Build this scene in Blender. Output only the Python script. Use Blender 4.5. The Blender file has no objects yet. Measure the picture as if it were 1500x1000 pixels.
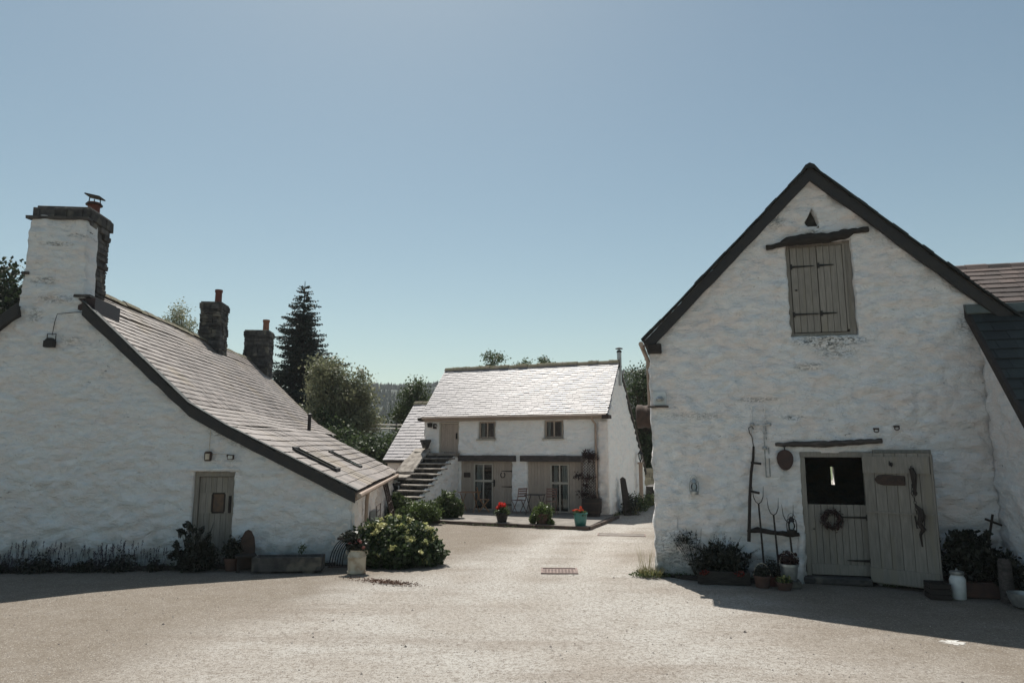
import bpy, bmesh, math, random
from mathutils import Vector, Matrix, noise
S = bpy.context.scene
col = S.collection
R = math.radians
PI = math.pi
# ------------------------------------------------------------------ camera, sky, sun, exposure
PITCH = math.atan(155 / 1000.0)
CAMH = 2.4
cd = bpy.data.cameras.new("camera"); cam = bpy.data.objects.new("camera", cd); col.objects.link(cam)
cam.location = (0, 0, CAMH); cam.rotation_euler = (PI / 2 + PITCH, 0, 0)
cd.sensor_width = 36; cd.lens = 24.0; cd.clip_start = 0.1; cd.clip_end = 6000
S.camera = cam
SUN_EL, SUN_AZ = R(61), R(-14)          # azimuth from +Y, negative is to the left
W = bpy.data.worlds.new("World"); S.world = W; W.use_nodes = True
wn = W.node_tree.nodes; bg = wn["Background"]
sky = wn.new("ShaderNodeTexSky"); sky.sky_type = 'NISHITA'; sky.sun_disc = False
sky.sun_elevation = SUN_EL; sky.sun_rotation = SUN_AZ
sky.air_density = 1.0; sky.dust_density = 0.7; sky.ozone_density = 1.0; sky.altitude = 100
tn = wn.new('ShaderNodeMix'); tn.data_type = 'RGBA'; tn.blend_type = 'MULTIPLY'; tn.inputs[0].default_value = 1.0; tn.inputs[7].default_value = (0.95, 0.965, 0.79, 1)
W.node_tree.links.new(sky.outputs[0], tn.inputs[6]); W.node_tree.links.new(tn.outputs[2], bg.inputs[0]); bg.inputs[1].default_value = 0.075
sl = bpy.data.lights.new("sun", 'SUN'); sl.energy = 4.6; sl.angle = R(0.53); sl.color = (1.0, 0.95, 0.87)
so = bpy.data.objects.new("sun", sl); col.objects.link(so)
sdir = Vector((math.sin(SUN_AZ) * math.cos(SUN_EL), math.cos(SUN_AZ) * math.cos(SUN_EL), math.sin(SUN_EL)))
so.rotation_euler = sdir.to_track_quat('Z', 'Y').to_euler(); so.location = (0, 0, 30)
S.view_settings.view_transform = 'Standard'; S.view_settings.look = 'None'
S.view_settings.exposure = 0.6; S.view_settings.gamma = 1.0
S.cycles.max_bounces = 6; S.cycles.transparent_max_bounces = 8

def at(px, py, Y):                         # world point at depth Y seen through a pixel of the 1500x1000 photo
    c, s = math.cos(PITCH), math.sin(PITCH)
    a = (px - 750) / 1000.0; b = (500 - py) / 1000.0
    d = Vector((a, c - b * s, s + b * c)); t = Y / d.y
    return Vector((d.x * t, Y, CAMH + d.z * t))

# ------------------------------------------------------------------ materials
def nd(nt, t, **k):
    n = nt.nodes.new(t)
    for a, b in k.items(): setattr(n, a, b)
    return n
def pm(name, c1, c2=None, scale=6, rough=0.8, bump=0.0, bscale=30, tint=0.0, metal=0.0, spec=0.5, stretch=(1, 1, 1), detail=5, lo=0.35, hi=0.65, trans=0.0, c3=None, s3=1.0):
    m = bpy.data.materials.new(name); m.use_nodes = True; nt = m.node_tree; L = nt.links.new
    b = nt.nodes["Principled BSDF"]
    b.inputs["Roughness"].default_value = rough; b.inputs["Metallic"].default_value = metal
    b.inputs["Specular IOR Level"].default_value = spec
    tc = nd(nt, "ShaderNodeTexCoord"); mp = nd(nt, "ShaderNodeMapping"); mp.inputs["Scale"].default_value = stretch
    L(tc.outputs["Object"], mp.inputs[0])
    out = None
    if c2 is None: c2 = tuple(x * 0.75 for x in c1)
    n = nd(nt, "ShaderNodeTexNoise"); n.inputs["Scale"].default_value = scale; n.inputs["Detail"].default_value = detail
    L(mp.outputs[0], n.inputs[0])
    r = nd(nt, "ShaderNodeMapRange"); r.inputs[1].default_value = lo; r.inputs[2].default_value = hi
    L(n.outputs[0], r.inputs[0])
    mx = nd(nt, "ShaderNodeMix", data_type='RGBA'); mx.inputs[6].default_value = (*c1, 1); mx.inputs[7].default_value = (*c2, 1)
    L(r.outputs[0], mx.inputs[0]); out = mx.outputs[2]
    if c3:
        n3 = nd(nt, "ShaderNodeTexNoise"); n3.inputs["Scale"].default_value = s3; n3.inputs["Detail"].default_value = 6
        L(mp.outputs[0], n3.inputs[0])
        r3 = nd(nt, "ShaderNodeMapRange"); r3.inputs[1].default_value = 0.54; r3.inputs[2].default_value = 0.64
        L(n3.outputs[0], r3.inputs[0])
        m3 = nd(nt, "ShaderNodeMix", data_type='RGBA'); L(out, m3.inputs[6]); m3.inputs[7].default_value = (*c3, 1)
        L(r3.outputs[0], m3.inputs[0]); out = m3.outputs[2]
    if tint:
        at_ = nd(nt, "ShaderNodeAttribute", attribute_name="tint")
        rr = nd(nt, "ShaderNodeMapRange"); rr.inputs[3].default_value = 1 - tint; rr.inputs[4].default_value = 1 + tint
        L(at_.outputs["Fac"], rr.inputs[0])
        mm = nd(nt, "ShaderNodeVectorMath", operation='SCALE'); L(out, mm.inputs[0]); L(rr.outputs[0], mm.inputs["Scale"])
        out = mm.outputs[0]
    L(out, b.inputs["Base Color"])
    if bump:
        bn = nd(nt, "ShaderNodeTexNoise"); bn.inputs["Scale"].default_value = bscale; bn.inputs["Detail"].default_value = 6
        L(mp.outputs[0], bn.inputs[0])
        bp = nd(nt, "ShaderNodeBump"); bp.inputs["Strength"].default_value = bump; bp.inputs["Distance"].default_value = 0.02
        L(bn.outputs[0], bp.inputs["Height"]); L(bp.outputs[0], b.inputs["Normal"])
    if trans:
        tr = nd(nt, "ShaderNodeBsdfTranslucent"); L(out, tr.inputs[0]); ms = nd(nt, "ShaderNodeMixShader"); ms.inputs[0].default_value = trans
        L(b.outputs[0], ms.inputs[1]); L(tr.outputs[0], ms.inputs[2]); L(ms.outputs[0], nt.nodes["Material Output"].inputs[0])
    return m

def whitewash(name, white, warm, dirt=0.3, flake=0.60, low=0.5, stains=()):
    m = bpy.data.materials.new(name); m.use_nodes = True; nt = m.node_tree; L = nt.links.new
    b = nt.nodes["Principled BSDF"]; b.inputs["Roughness"].default_value = 0.9; b.inputs["Specular IOR Level"].default_value = 0.15
    tc = nd(nt, "ShaderNodeTexCoord")
    def nz(scale, st=(1, 1, 1), det=6, rough=0.55, dist=0.0):
        mp = nd(nt, "ShaderNodeMapping"); mp.inputs["Scale"].default_value = st; L(tc.outputs["Object"], mp.inputs[0])
        n = nd(nt, "ShaderNodeTexNoise"); n.inputs["Scale"].default_value = scale; n.inputs["Detail"].default_value = det
        n.inputs["Roughness"].default_value = rough; n.inputs["Distortion"].default_value = dist; L(mp.outputs[0], n.inputs[0]); return n.outputs[0]
    def rng(x, a, c, o0=0.0, o1=1.0):
        r = nd(nt, "ShaderNodeMapRange"); r.inputs[1].default_value = a; r.inputs[2].default_value = c
        r.inputs[3].default_value = o0; r.inputs[4].default_value = o1; L(x, r.inputs[0]); return r.outputs[0]
    def mix(f, a, c):
        x = nd(nt, "ShaderNodeMix", data_type='RGBA'); L(f, x.inputs[0])
        if isinstance(a, tuple): x.inputs[6].default_value = (*a, 1)
        else: L(a, x.inputs[6])
        if isinstance(c, tuple): x.inputs[7].default_value = (*c, 1)
        else: L(c, x.inputs[7])
        return x.outputs[2]
    c = mix(rng(nz(1.3, (1, 1, 2)), 0.42, 0.62), white, warm)
    c = mix(rng(nz(3.5, (1, 1, 1.9)), 0.5, 0.68, 0, 0.6), c, (white[0] * 0.82, white[1] * 0.88, white[2] * 0.92))
    c = mix(rng(nz(5.5, (1, 1, 2.4), 6, 0.6, 0.8), 0.55, 0.68, 0, 0.55), c, (white[0] * 0.99, white[1] * 0.88, white[2] * 0.83))
    # weathered streaks running sideways along the stone courses
    c = mix(rng(nz(4.5, (1, 1, 4.2), 9, 0.68, 0.9), 0.60, 0.67, 0, dirt), c, (0.19, 0.21, 0.22))
    c = mix(rng(nz(6.5, (1, 1, 5.5), 10, 0.75, 1.6), 0.635, 0.665, 0, 0.75), c, (0.13, 0.15, 0.16))
    # flaked spots that show the stone, kept to a few patches
    f1 = rng(nz(7, (1, 1, 2.8), 9, 0.7, 1.2), flake + 0.01, flake + 0.05, 0, 0.85); f2 = rng(nz(0.8, (1, 1, 1.3), 3), 0.54, 0.62)
    mu = nd(nt, "ShaderNodeMath", operation='MULTIPLY'); L(f1, mu.inputs[0]); L(f2, mu.inputs[1])
    c = mix(mu.outputs[0], c, (0.10, 0.10, 0.09))
    # stains with a place and shape of their own: (x, z, half width, half height, strength)
    sp0 = nd(nt, "ShaderNodeSeparateXYZ"); L(tc.outputs["Object"], sp0.inputs[0])
    for (sx, sz, wx, wz, k) in stains:
        def ax(o, cc, ww):
            a = nd(nt, "ShaderNodeMath", operation='SUBTRACT'); L(o, a.inputs[0]); a.inputs[1].default_value = cc
            d = nd(nt, "ShaderNodeMath", operation='DIVIDE'); L(a.outputs[0], d.inputs[0]); d.inputs[1].default_value = ww
            q = nd(nt, "ShaderNodeMath", operation='MULTIPLY'); L(d.outputs[0], q.inputs[0]); L(d.outputs[0], q.inputs[1]); return q.outputs[0]
        ad2 = nd(nt, "ShaderNodeMath", operation='ADD'); L(ax(sp0.outputs[0], sx, wx), ad2.inputs[0]); L(ax(sp0.outputs[2], sz, wz), ad2.inputs[1])
        msk = rng(ad2.outputs[0], 0.2, 1.0, 1.0, 0.0); n_ = rng(nz(11, (1, 1, 2.0), 9, 0.75, 1.0), 0.47, 0.56)
        mu2 = nd(nt, "ShaderNodeMath", operation='MULTIPLY'); L(msk, mu2.inputs[0]); L(n_, mu2.inputs[1])
        mu3 = nd(nt, "ShaderNodeMath", operation='MULTIPLY'); L(mu2.outputs[0], mu3.inputs[0]); mu3.inputs[1].default_value = k
        c = mix(mu3.outputs[0], c, (0.09, 0.10, 0.095))
    # damp and algae creeping up from the ground
    sp = nd(nt, "ShaderNodeSeparateXYZ"); L(tc.outputs["Object"], sp.inputs[0])
    ad = nd(nt, "ShaderNodeMath", operation='MULTIPLY_ADD'); L(nz(2.2, (1, 1, 1.5), 7), ad.inputs[0]); ad.inputs[1].default_value = -1.6; L(sp.outputs[2], ad.inputs[2])
    c = mix(rng(ad.outputs[0], -0.75, -0.15, low, 0.0), c, (0.16, 0.19, 0.18))
    L(c, b.inputs["Base Color"])
    bp = nd(nt, "ShaderNodeBump"); bp.inputs["Strength"].default_value = 1.0; bp.inputs["Distance"].default_value = 0.075
    s1 = nz(5, (1, 1, 1.9), 8, 0.62, 1.0); s2 = nz(28, (1, 1, 1.6), 5)
    ma = nd(nt, "ShaderNodeMath", operation='MULTIPLY_ADD'); L(s2, ma.inputs[0]); ma.inputs[1].default_value = 0.22; L(s1, ma.inputs[2])
    L(ma.outputs[0], bp.inputs["Height"]); L(bp.outputs[0], b.inputs["Normal"])
    return m

M = {}
M['white_barn'] = whitewash("whitewash_barn", (0.78, 0.785, 0.79), (0.80, 0.745, 0.72), 0.38, 0.60, 0.8, [(3.3, 4.38, .85, .13, .95), (3.4, 4.2, .5, .2, .6), (0.35, 0.45, .55, .5, .7), (1.95, 3.3, .5, .06, .6), (2.6, 2.95, .25, .06, .8), (1.3, 5.9, .25, .12, .7), (2.5, 6.75, .22, .15, .6), (3.2, 6.5, .2, .1, .7), (2.9, 3.9, .3, .1, .6), (0.8, 3.0, .7, .10, .5), (5.75, 4.6, .35, .3, .7)])
M['white_left'] = whitewash("whitewash_cottage", (0.71, 0.735, 0.745), (0.71, 0.69, 0.68), 0.38, 0.60, 0.7, [(-2.1, 2.52, .55, .17, .8), (-2.75, 2.75, .35, .2, .7), (-5.9, 4.6, .3, .12, .5), (-6.6, 5.9, .35, .1, .7), (-6.3, 5.5, .5, .12, .6), (-6.4, 6.7, .4, .06, .7), (-6.7, 5.15, .2, .2, .7), (-6.0, 6.9, .3, .05, .6)])
M['white_mid'] = whitewash("whitewash_byre", (0.95, 0.94, 0.91), (0.95, 0.92, 0.89), 0.10, 0.66, 0.25)
M['white_pink'] = whitewash("whitewash_side", (0.88, 0.83, 0.78), (0.84, 0.75, 0.69), 0.3, 0.60, 0.5)
M['slate'] = pm("slate", (0.215, 0.182, 0.163), (0.15, 0.122, 0.106), 1.6, 0.55, 0.35, 25, tint=0.22, c3=(0.19, 0.15, 0.11), s3=0.5, spec=0.75)
M['slate_mid'] = pm("slate_pale", (0.35, 0.33, 0.34), (0.31, 0.29, 0.295), 1.5, 0.55, 0.2, 25, tint=0.10, spec=0.6)
M['slate_brown'] = pm("slate_brown", (0.095, 0.066, 0.056), (0.065, 0.047, 0.041), 2, 0.6, 0.4, 25, tint=0.4)
M['slate_dark'] = pm("slate_dark", (0.022, 0.029, 0.029), (0.016, 0.02, 0.02), 2, 0.75, 0.4, 20, tint=0.35)
M['ridge'] = pm("mossy_ridge", (0.16, 0.13, 0.10), (0.10, 0.10, 0.05), 9, 0.95, 1.0, 25)
M['board'] = pm("tarred_board", (0.016, 0.017, 0.019), (0.024, 0.022, 0.02), 8, 0.7, 0.5, 25, stretch=(1, 1, 1))
M['stone'] = pm("dark_stone", (0.075, 0.07, 0.066), (0.035, 0.034, 0.034), 7, 0.95, 1.0, 18, tint=0.4, c3=(0.12, 0.11, 0.09), s3=3)
M['stone_light'] = pm("pale_slab", (0.33, 0.30, 0.265), (0.16, 0.14, 0.12), 5, 0.95, 0.9, 22, tint=0.25, c3=(0.30, 0.27, 0.24), s3=4)  # pale tone puts the sunlight on the step tops into the colour
M['terra'] = pm("terracotta", (0.15, 0.05, 0.035), (0.10, 0.035, 0.028), 9, 0.85, 0.3, 30)
M['terra_orange'] = pm("terracotta_pale", (0.27, 0.12, 0.07), (0.19, 0.085, 0.05), 9, 0.85, 0.3, 30)
M['sage'] = pm("sage_paint", (0.25, 0.232, 0.205), (0.185, 0.17, 0.15), 5, 0.7, 0.25, 40, stretch=(7, 7, 0.8), tint=0.12, c3=(0.22, 0.20, 0.165), s3=1.2)
M['tan'] = pm("tan_paint", (0.42, 0.35, 0.29), (0.35, 0.29, 0.24), 5, 0.7, 0.15, 40, stretch=(6, 6, 1), tint=0.08)
M['cream'] = pm("cream_frame", (0.50, 0.46, 0.39), (0.42, 0.38, 0.32), 6, 0.65, 0.1, 40)
M['oldwood'] = pm("old_beam", (0.018, 0.015, 0.013), (0.035, 0.03, 0.026), 5, 0.9, 0.9, 18, stretch=(1, 6, 6))
M['greywood'] = pm("grey_beam", (0.10, 0.085, 0.078), (0.04, 0.035, 0.033), 5, 0.9, 0.9, 18, stretch=(1, 6, 6))
M['wood'] = pm("varnished_wood", (0.34, 0.19, 0.10), (0.24, 0.13, 0.07), 6, 0.6, 0.2, 20, stretch=(1, 1, 5))
M['redwood'] = pm('faded_red_wood', (0.22, 0.13, 0.105), (0.15, 0.09, 0.075), 6, 0.7, 0.2, 20, stretch=(1, 1, 5))
M['lattice'] = pm('lattice_paint', (0.22, 0.175, 0.15), (0.17, 0.135, 0.12), 6, 0.7)
M['darkwood'] = pm("dark_wood", (0.028, 0.02, 0.016), (0.018, 0.014, 0.012), 8, 0.8, 0.4, 20)
M['iron'] = pm("black_iron", (0.015, 0.015, 0.016), (0.03, 0.025, 0.022), 20, 0.55, 0.2, 60, metal=0.4)
M['rust'] = pm("rusty_iron", (0.060, 0.036, 0.027), (0.035, 0.025, 0.021), 14, 0.85, 0.4, 40)
M['copper'] = pm("old_copper", (0.040, 0.018, 0.015), (0.028, 0.014, 0.013), 10, 0.45, 0.1, 30, metal=0.3)
M['zinc'] = pm("galvanised", (0.42, 0.44, 0.44), (0.30, 0.31, 0.31), 12, 0.4, 0.1, 30, metal=0.7)
M['steel'] = pm("stainless_flue", (0.42, 0.42, 0.42), (0.3, 0.3, 0.3), 4, 0.3, 0.0, 30, metal=0.9)
M['creampaint'] = pm("cream_enamel", (0.50, 0.45, 0.36), (0.30, 0.22, 0.15), 7, 0.7, 0.3, 20, lo=0.45, hi=0.72)
M['whitepaint'] = pm("white_enamel", (0.66, 0.68, 0.68), (0.5, 0.52, 0.52), 6, 0.45, 0.1, 20)
M['teal'] = pm("teal_glaze", (0.03, 0.16, 0.145), (0.02, 0.11, 0.10), 4, 0.35, 0.05, 20)
M['clay'] = pm("brown_clay", (0.10, 0.05, 0.035), (0.06, 0.035, 0.03), 6, 0.8, 0.2, 20)
M['pvc'] = pm("buff_gutter", (0.36, 0.28, 0.22), (0.30, 0.22, 0.17), 3, 0.55, 0.0, 20)
M['lead'] = pm("lead_flashing", (0.10, 0.12, 0.115), (0.07, 0.09, 0.09), 4, 0.6, 0.3, 15)
M['fabric'] = pm("net_curtain", (0.55, 0.55, 0.54), (0.45, 0.46, 0.46), 8, 0.95, 0.3, 14, stretch=(5, 5, 0.5))
M['amber'] = pm("amber_paper", (0.10, 0.055, 0.03), (0.055, 0.035, 0.025), 9, 0.5, 0.05, 20)
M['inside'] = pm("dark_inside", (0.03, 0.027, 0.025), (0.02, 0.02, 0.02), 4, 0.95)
M['bark'] = pm("bark", (0.07, 0.05, 0.038), (0.035, 0.028, 0.022), 9, 0.95, 1.0, 14, stretch=(3, 3, 1))
def leafm(name, a, b_, tint=0.45, trans=0.3, rough=0.5, scale=0.9, lo=0.35, hi=0.65):
    return pm(name, a, b_, scale, rough, 0, tint=tint, trans=trans, spec=0.4, lo=lo, hi=hi)
M['leaf_dark'] = leafm("leaf_dark", (0.018, 0.030, 0.013), (0.032, 0.045, 0.018), rough=0.65)
M['leaf_spruce'] = leafm("needle", (0.012, 0.024, 0.020), (0.022, 0.038, 0.026), trans=0.1)
M['leaf_silver'] = leafm("leaf_silver", (0.22, 0.22, 0.13), (0.13, 0.145, 0.08), trans=0.35)
M['leaf_mid'] = leafm("leaf_mid", (0.08, 0.105, 0.04), (0.05, 0.075, 0.027))
M['leaf_laurel'] = leafm("leaf_laurel", (0.06, 0.085, 0.035), (0.035, 0.055, 0.022), rough=0.55)
M['leaf_yellow'] = leafm("leaf_variegated", (0.34, 0.33, 0.13), (0.05, 0.075, 0.027), tint=0.6, rough=0.4, scale=14, lo=0.38, hi=0.5)
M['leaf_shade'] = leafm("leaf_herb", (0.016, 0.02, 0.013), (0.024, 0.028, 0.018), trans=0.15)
M['leaf_bright'] = leafm("leaf_bright", (0.09, 0.13, 0.035), (0.055, 0.085, 0.025))
M['leaf_red'] = leafm("leaf_wine", (0.035, 0.016, 0.016), (0.055, 0.028, 0.024), trans=0.15)
M['straw'] = leafm("dry_grass", (0.30, 0.25, 0.12), (0.12, 0.14, 0.05))
M['flower_red'] = leafm("flower_red", (0.62, 0.035, 0.02), (0.5, 0.02, 0.015), tint=0.3, scale=8)
M['flower_orange'] = leafm("flower_orange", (0.62, 0.12, 0.04), (0.5, 0.05, 0.03), tint=0.3, scale=8)
M['flower_dim'] = leafm('flower_deep_red', (0.20, 0.02, 0.012), (0.13, 0.014, 0.010), tint=0.3, scale=8)
M['flower_pink'] = leafm("flower_faded", (0.30, 0.11, 0.10), (0.20, 0.09, 0.07), tint=0.3, scale=8)
M['flower_mauve'] = leafm("flower_mauve", (0.06, 0.05, 0.075), (0.04, 0.035, 0.05), tint=0.3, scale=8)
def glassm():
    m = bpy.data.materials.new("window_glass"); m.use_nodes = True; nt = m.node_tree; L = nt.links.new
    nt.nodes.remove(nt.nodes["Principled BSDF"])
    g = nd(nt, "ShaderNodeBsdfGlossy"); g.inputs[1].default_value = 0.03; t = nd(nt, "ShaderNodeBsdfTransparent"); t.inputs[0].default_value = (0.8, 0.84, 0.84, 1)
    f = nd(nt, "ShaderNodeFresnel"); f.inputs[0].default_value = 1.6; ms = nd(nt, "ShaderNodeMixShader")
    L(f.outputs[0], ms.inputs[0]); L(t.outputs[0], ms.inputs[1]); L(g.outputs[0], ms.inputs[2]); L(ms.outputs[0], nt.nodes["Material Output"].inputs[0]); return m
M['glass'] = glassm()

# ------------------------------------------------------------------ mesh helpers
class MB:
    def __init__(s): s.v = []; s.f = []; s.t = []
    def add(s, vs, fs, tint=0.5):
        o = len(s.v); s.v += [tuple(v) for v in vs]
        for f in fs: s.f.append([i + o for i in f]); s.t.append(tint)
    def box(s, a, b, tint=0.5, mat=None, jit=0, taper=0):
        x0, y0, z0 = a; x1, y1, z1 = b
        vs = [Vector(p) for p in ((x0, y0, z0), (x1, y0, z0), (x1, y1, z0), (x0, y1, z0), (x0, y0, z1), (x1, y0, z1), (x1, y1, z1), (x0, y1, z1))]
        if jit: vs = [v + Vector([random.uniform(-jit, jit) for _ in range(3)]) for v in vs]
        if mat: vs = [mat @ v for v in vs]
        s.add(vs, [(0, 3, 2, 1), (4, 5, 6, 7), (0, 1, 5, 4), (1, 2, 6, 5), (2, 3, 7, 6), (3, 0, 4, 7)], tint)
    def tube(s, pts, rad, n=8, tint=0.5, cap=True):
        pts = [Vector(p) for p in pts]
        if not isinstance(rad, (list, tuple)): rad = [rad] * len(pts)
        o = len(s.v); prev = None
        for i, p in enumerate(pts):
            d = (pts[min(i + 1, len(pts) - 1)] - pts[max(i - 1, 0)])
            if d.length < 1e-9: d = Vector((0, 0, 1))
            d.normalize()
            if prev is None:
                a = Vector((1, 0, 0)) if abs(d.x) < 0.8 else Vector((0, 1, 0))
                x = d.cross(a).normalized()
            else: x = (prev - d * prev.dot(d)).normalized()
            prev = x; y = d.cross(x)
            for k in range(n):
                t = 2 * PI * k / n; s.v.append(tuple(p + (x * math.cos(t) + y * math.sin(t)) * rad[i]))
        for i in range(len(pts) - 1):
            for k in range(n):
                a = o + i * n + k; b = o + i * n + (k + 1) % n
                s.f.append([a, b, b + n, a + n]); s.t.append(tint)
        if cap:
            s.f.append([o + k for k in range(n)][::-1]); s.t.append(tint)
            e = o + (len(pts) - 1) * n; s.f.append([e + k for k in range(n)]); s.t.append(tint)
    def lathe(s, prof, n=20, c=(0, 0, 0), tint=0.5, sx=1, sy=1):
        o = len(s.v)
        for r, z in prof:
            for k in range(n):
                t = 2 * PI * k / n; s.v.append((c[0] + r * math.cos(t) * sx, c[1] + r * math.sin(t) * sy, c[2] + z))
        for i in range(len(prof) - 1):
            for k in range(n):
                a = o + i * n + k; b = o + i * n + (k + 1) % n
                s.f.append([a, b, b + n, a + n]); s.t.append(tint)
        s.f.append([o + k for k in range(n)][::-1]); s.t.append(tint)
        e = o + (len(prof) - 1) * n; s.f.append([e + k for k in range(n)]); s.t.append(tint)
    def prism(s, poly, y0, y1, tint=0.5):            # polygon in x,z extruded along y
        n = len(poly); vs = [(x, y0, z) for x, z in poly] + [(x, y1, z) for x, z in poly]
        s.add(vs, [list(range(n)), list(range(2 * n - 1, n - 1, -1))] + [[i + n, (i + 1) % n + n, (i + 1) % n, i] for i in range(n)], tint)
    def leaf(s, p, size, rnd, up=0.3, long=1.6, tint=None, d=None):
        if d is None:
            d = Vector((rnd.gauss(0, 1), rnd.gauss(0, 1), rnd.gauss(0, 1)))
        d = d.normalized() if d.length > 1e-6 else Vector((0, 0, 1))
        a = Vector((rnd.gauss(0, 1), rnd.gauss(0, 1), rnd.gauss(0, 1) + up)); x = d.cross(a)
        if x.length < 1e-4: x = d.cross(Vector((1, 0, 0)))
        x.normalize(); h = size * long * 0.5; w = size * 0.5
        s.add([p - d * h, p + x * w, p + d * h, p - x * w], [(0, 1, 2, 3)], rnd.random() if tint is None else tint)
    def build(s, name, mat, parent=None, smooth=False, bevel=0, loc=None):
        me = bpy.data.meshes.new(name); me.from_pydata(s.v, [], s.f); me.materials.append(mat)
        at_ = me.attributes.new("tint", 'FLOAT', 'FACE'); at_.data.foreach_set("value", s.t)
        me.update()
        bm = bmesh.new(); bm.from_mesh(me)
        if len(bm.faces) < 60000 and not getattr(s, 'leafy', False): bmesh.ops.recalc_face_normals(bm, faces=bm.faces)
        if bevel:
            es = [e for e in bm.edges if len(e.link_faces) == 2 and e.calc_face_angle(0) > 0.6]
            if es: bmesh.ops.bevel(bm, geom=es, offset=bevel, segments=1, affect='EDGES', clamp_overlap=True)
        bm.to_mesh(me); bm.free()
        if smooth:
            me.polygons.foreach_set("use_smooth", [True] * len(me.polygons))
            me.set_sharp_from_angle(angle=R(40))
        o = bpy.data.objects.new(name, me); col.objects.link(o)
        if parent: o.parent = parent
        if loc: o.location = loc
        return o
def tag(o, label=None, cat=None, group=None, kind=None):
    if label: o['label'] = label
    if cat: o['category'] = cat
    if group: o['group'] = group
    if kind: o['kind'] = kind
    return o
def thing(name, label, cat, loc=(0, 0, 0), rz=0, group=None):
    o = bpy.data.objects.new(name, None); col.objects.link(o); o.empty_display_size = 0.2
    o.location = loc; o.rotation_euler = (0, 0, rz); return tag(o, label, cat, group)
def fbm(p, o=3):
    return noise.fractal(p, 1.0, 2.0, o)

def rubble(x, z, seed, amp=1.0):
    q = Vector((x * 2.6 + 0.5 * noise.noise(Vector((x * 2, z * 2, seed))), z * 4.4 + 0.6 * noise.noise(Vector((x * 1.5, z * 1.5, seed + 9))), seed))
    d, _ = noise.voronoi(q); e = min(d[1] - d[0], 0.5)
    return amp * (0.095 * e + 0.045 * noise.noise(Vector((x * 0.9, z * 1.1, seed + 3))) + 0.045 * fbm(Vector((x * 3.4, z * 5.0, seed + 5))))

def wall_mesh(name, poly, holes, mat, parent, res=0.05, thick=0.4, amp=1.0, seed=1.0, place=None, edge=0.02):
    """Rubble wall: polygon in x,z facing -y, openings cut out, thickness behind. Coordinates can be re-placed by a matrix."""
    bm = bmesh.new()
    xs = [p[0] for p in poly]; zs = [p[1] for p in poly]
    x0, x1, z0, z1 = min(xs), max(xs), min(zs), max(zs)
    nx = max(2, int((x1 - x0) / res)); nz = max(2, int((z1 - z0) / res))
    vs = [[bm.verts.new((x0 + (x1 - x0) * i / nx, 0, z0 + (z1 - z0) * j / nz)) for i in range(nx + 1)] for j in range(nz + 1)]
    for j in range(nz):
        for i in range(nx): bm.faces.new((vs[j][i], vs[j][i + 1], vs[j + 1][i + 1], vs[j + 1][i]))
    polys = [poly] + holes
    for pl in polys:
        for k in range(len(pl)):
            a = Vector((pl[k][0], 0, pl[k][1])); b = Vector((pl[(k + 1) % len(pl)][0], 0, pl[(k + 1) % len(pl)][1]))
            d = (b - a).normalized(); nrm = Vector((-d.z, 0, d.x))
            if abs(a.x - b.x) < 1e-6 and (abs(a.x - x0) < 1e-6 or abs(a.x - x1) < 1e-6): continue
            if abs(a.z - b.z) < 1e-6 and (abs(a.z - z0) < 1e-6 or abs(a.z - z1) < 1e-6): continue
            bmesh.ops.bisect_plane(bm, geom=bm.verts[:] + bm.edges[:] + bm.faces[:], plane_co=a, plane_no=nrm, dist=1e-4)
    def inside(p, pl):
        c = False; j = len(pl) - 1
        for i in range(len(pl)):
            if (pl[i][1] > p.z) != (pl[j][1] > p.z) and p.x < (pl[j][0] - pl[i][0]) * (p.z - pl[i][1]) / (pl[j][1] - pl[i][1]) + pl[i][0]: c = not c
            j = i
        return c
    kill = [f for f in bm.faces if not inside(f.calc_center_median(), poly) or any(inside(f.calc_center_median(), h) for h in holes)]
    bmesh.ops.delete(bm, geom=kill, context='FACES')
    bmesh.ops.remove_doubles(bm, verts=bm.verts[:], dist=0.0015)
    be = [e for e in bm.edges if len(e.link_faces) == 1]
    bv = set(v for e in be for v in e.verts)
    for v in bm.verts:
        x, z = v.co.x, v.co.z
        v.co.y = -rubble(x, z, seed, amp)
        if v in bv and z > z0 + 0.02:
            v.co.x += edge * noise.noise(Vector((x * 3, z * 6, seed + 20))); v.co.z += 0.5 * edge * noise.noise(Vector((x * 6, z * 3, seed + 30)))
    for f in bm.faces: f.smooth = True
    ex = bmesh.ops.extrude_edge_only(bm, edges=be)
    for g in ex['geom']:
        if isinstance(g, bmesh.types.BMVert): g.co.y = thick
    for f in bm.faces:
        if f.normal.length and abs(f.normal.y) < 0.5: f.smooth = False
    bmesh.ops.recalc_face_normals(bm, faces=bm.faces)
    if place: bmesh.ops.transform(bm, matrix=place, verts=bm.verts)
    me = bpy.data.meshes.new(name); bm.to_mesh(me); bm.free(); me.materials.append(mat)
    o = bpy.data.objects.new(name, me); col.objects.link(o); o.parent = parent
    return o

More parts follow.
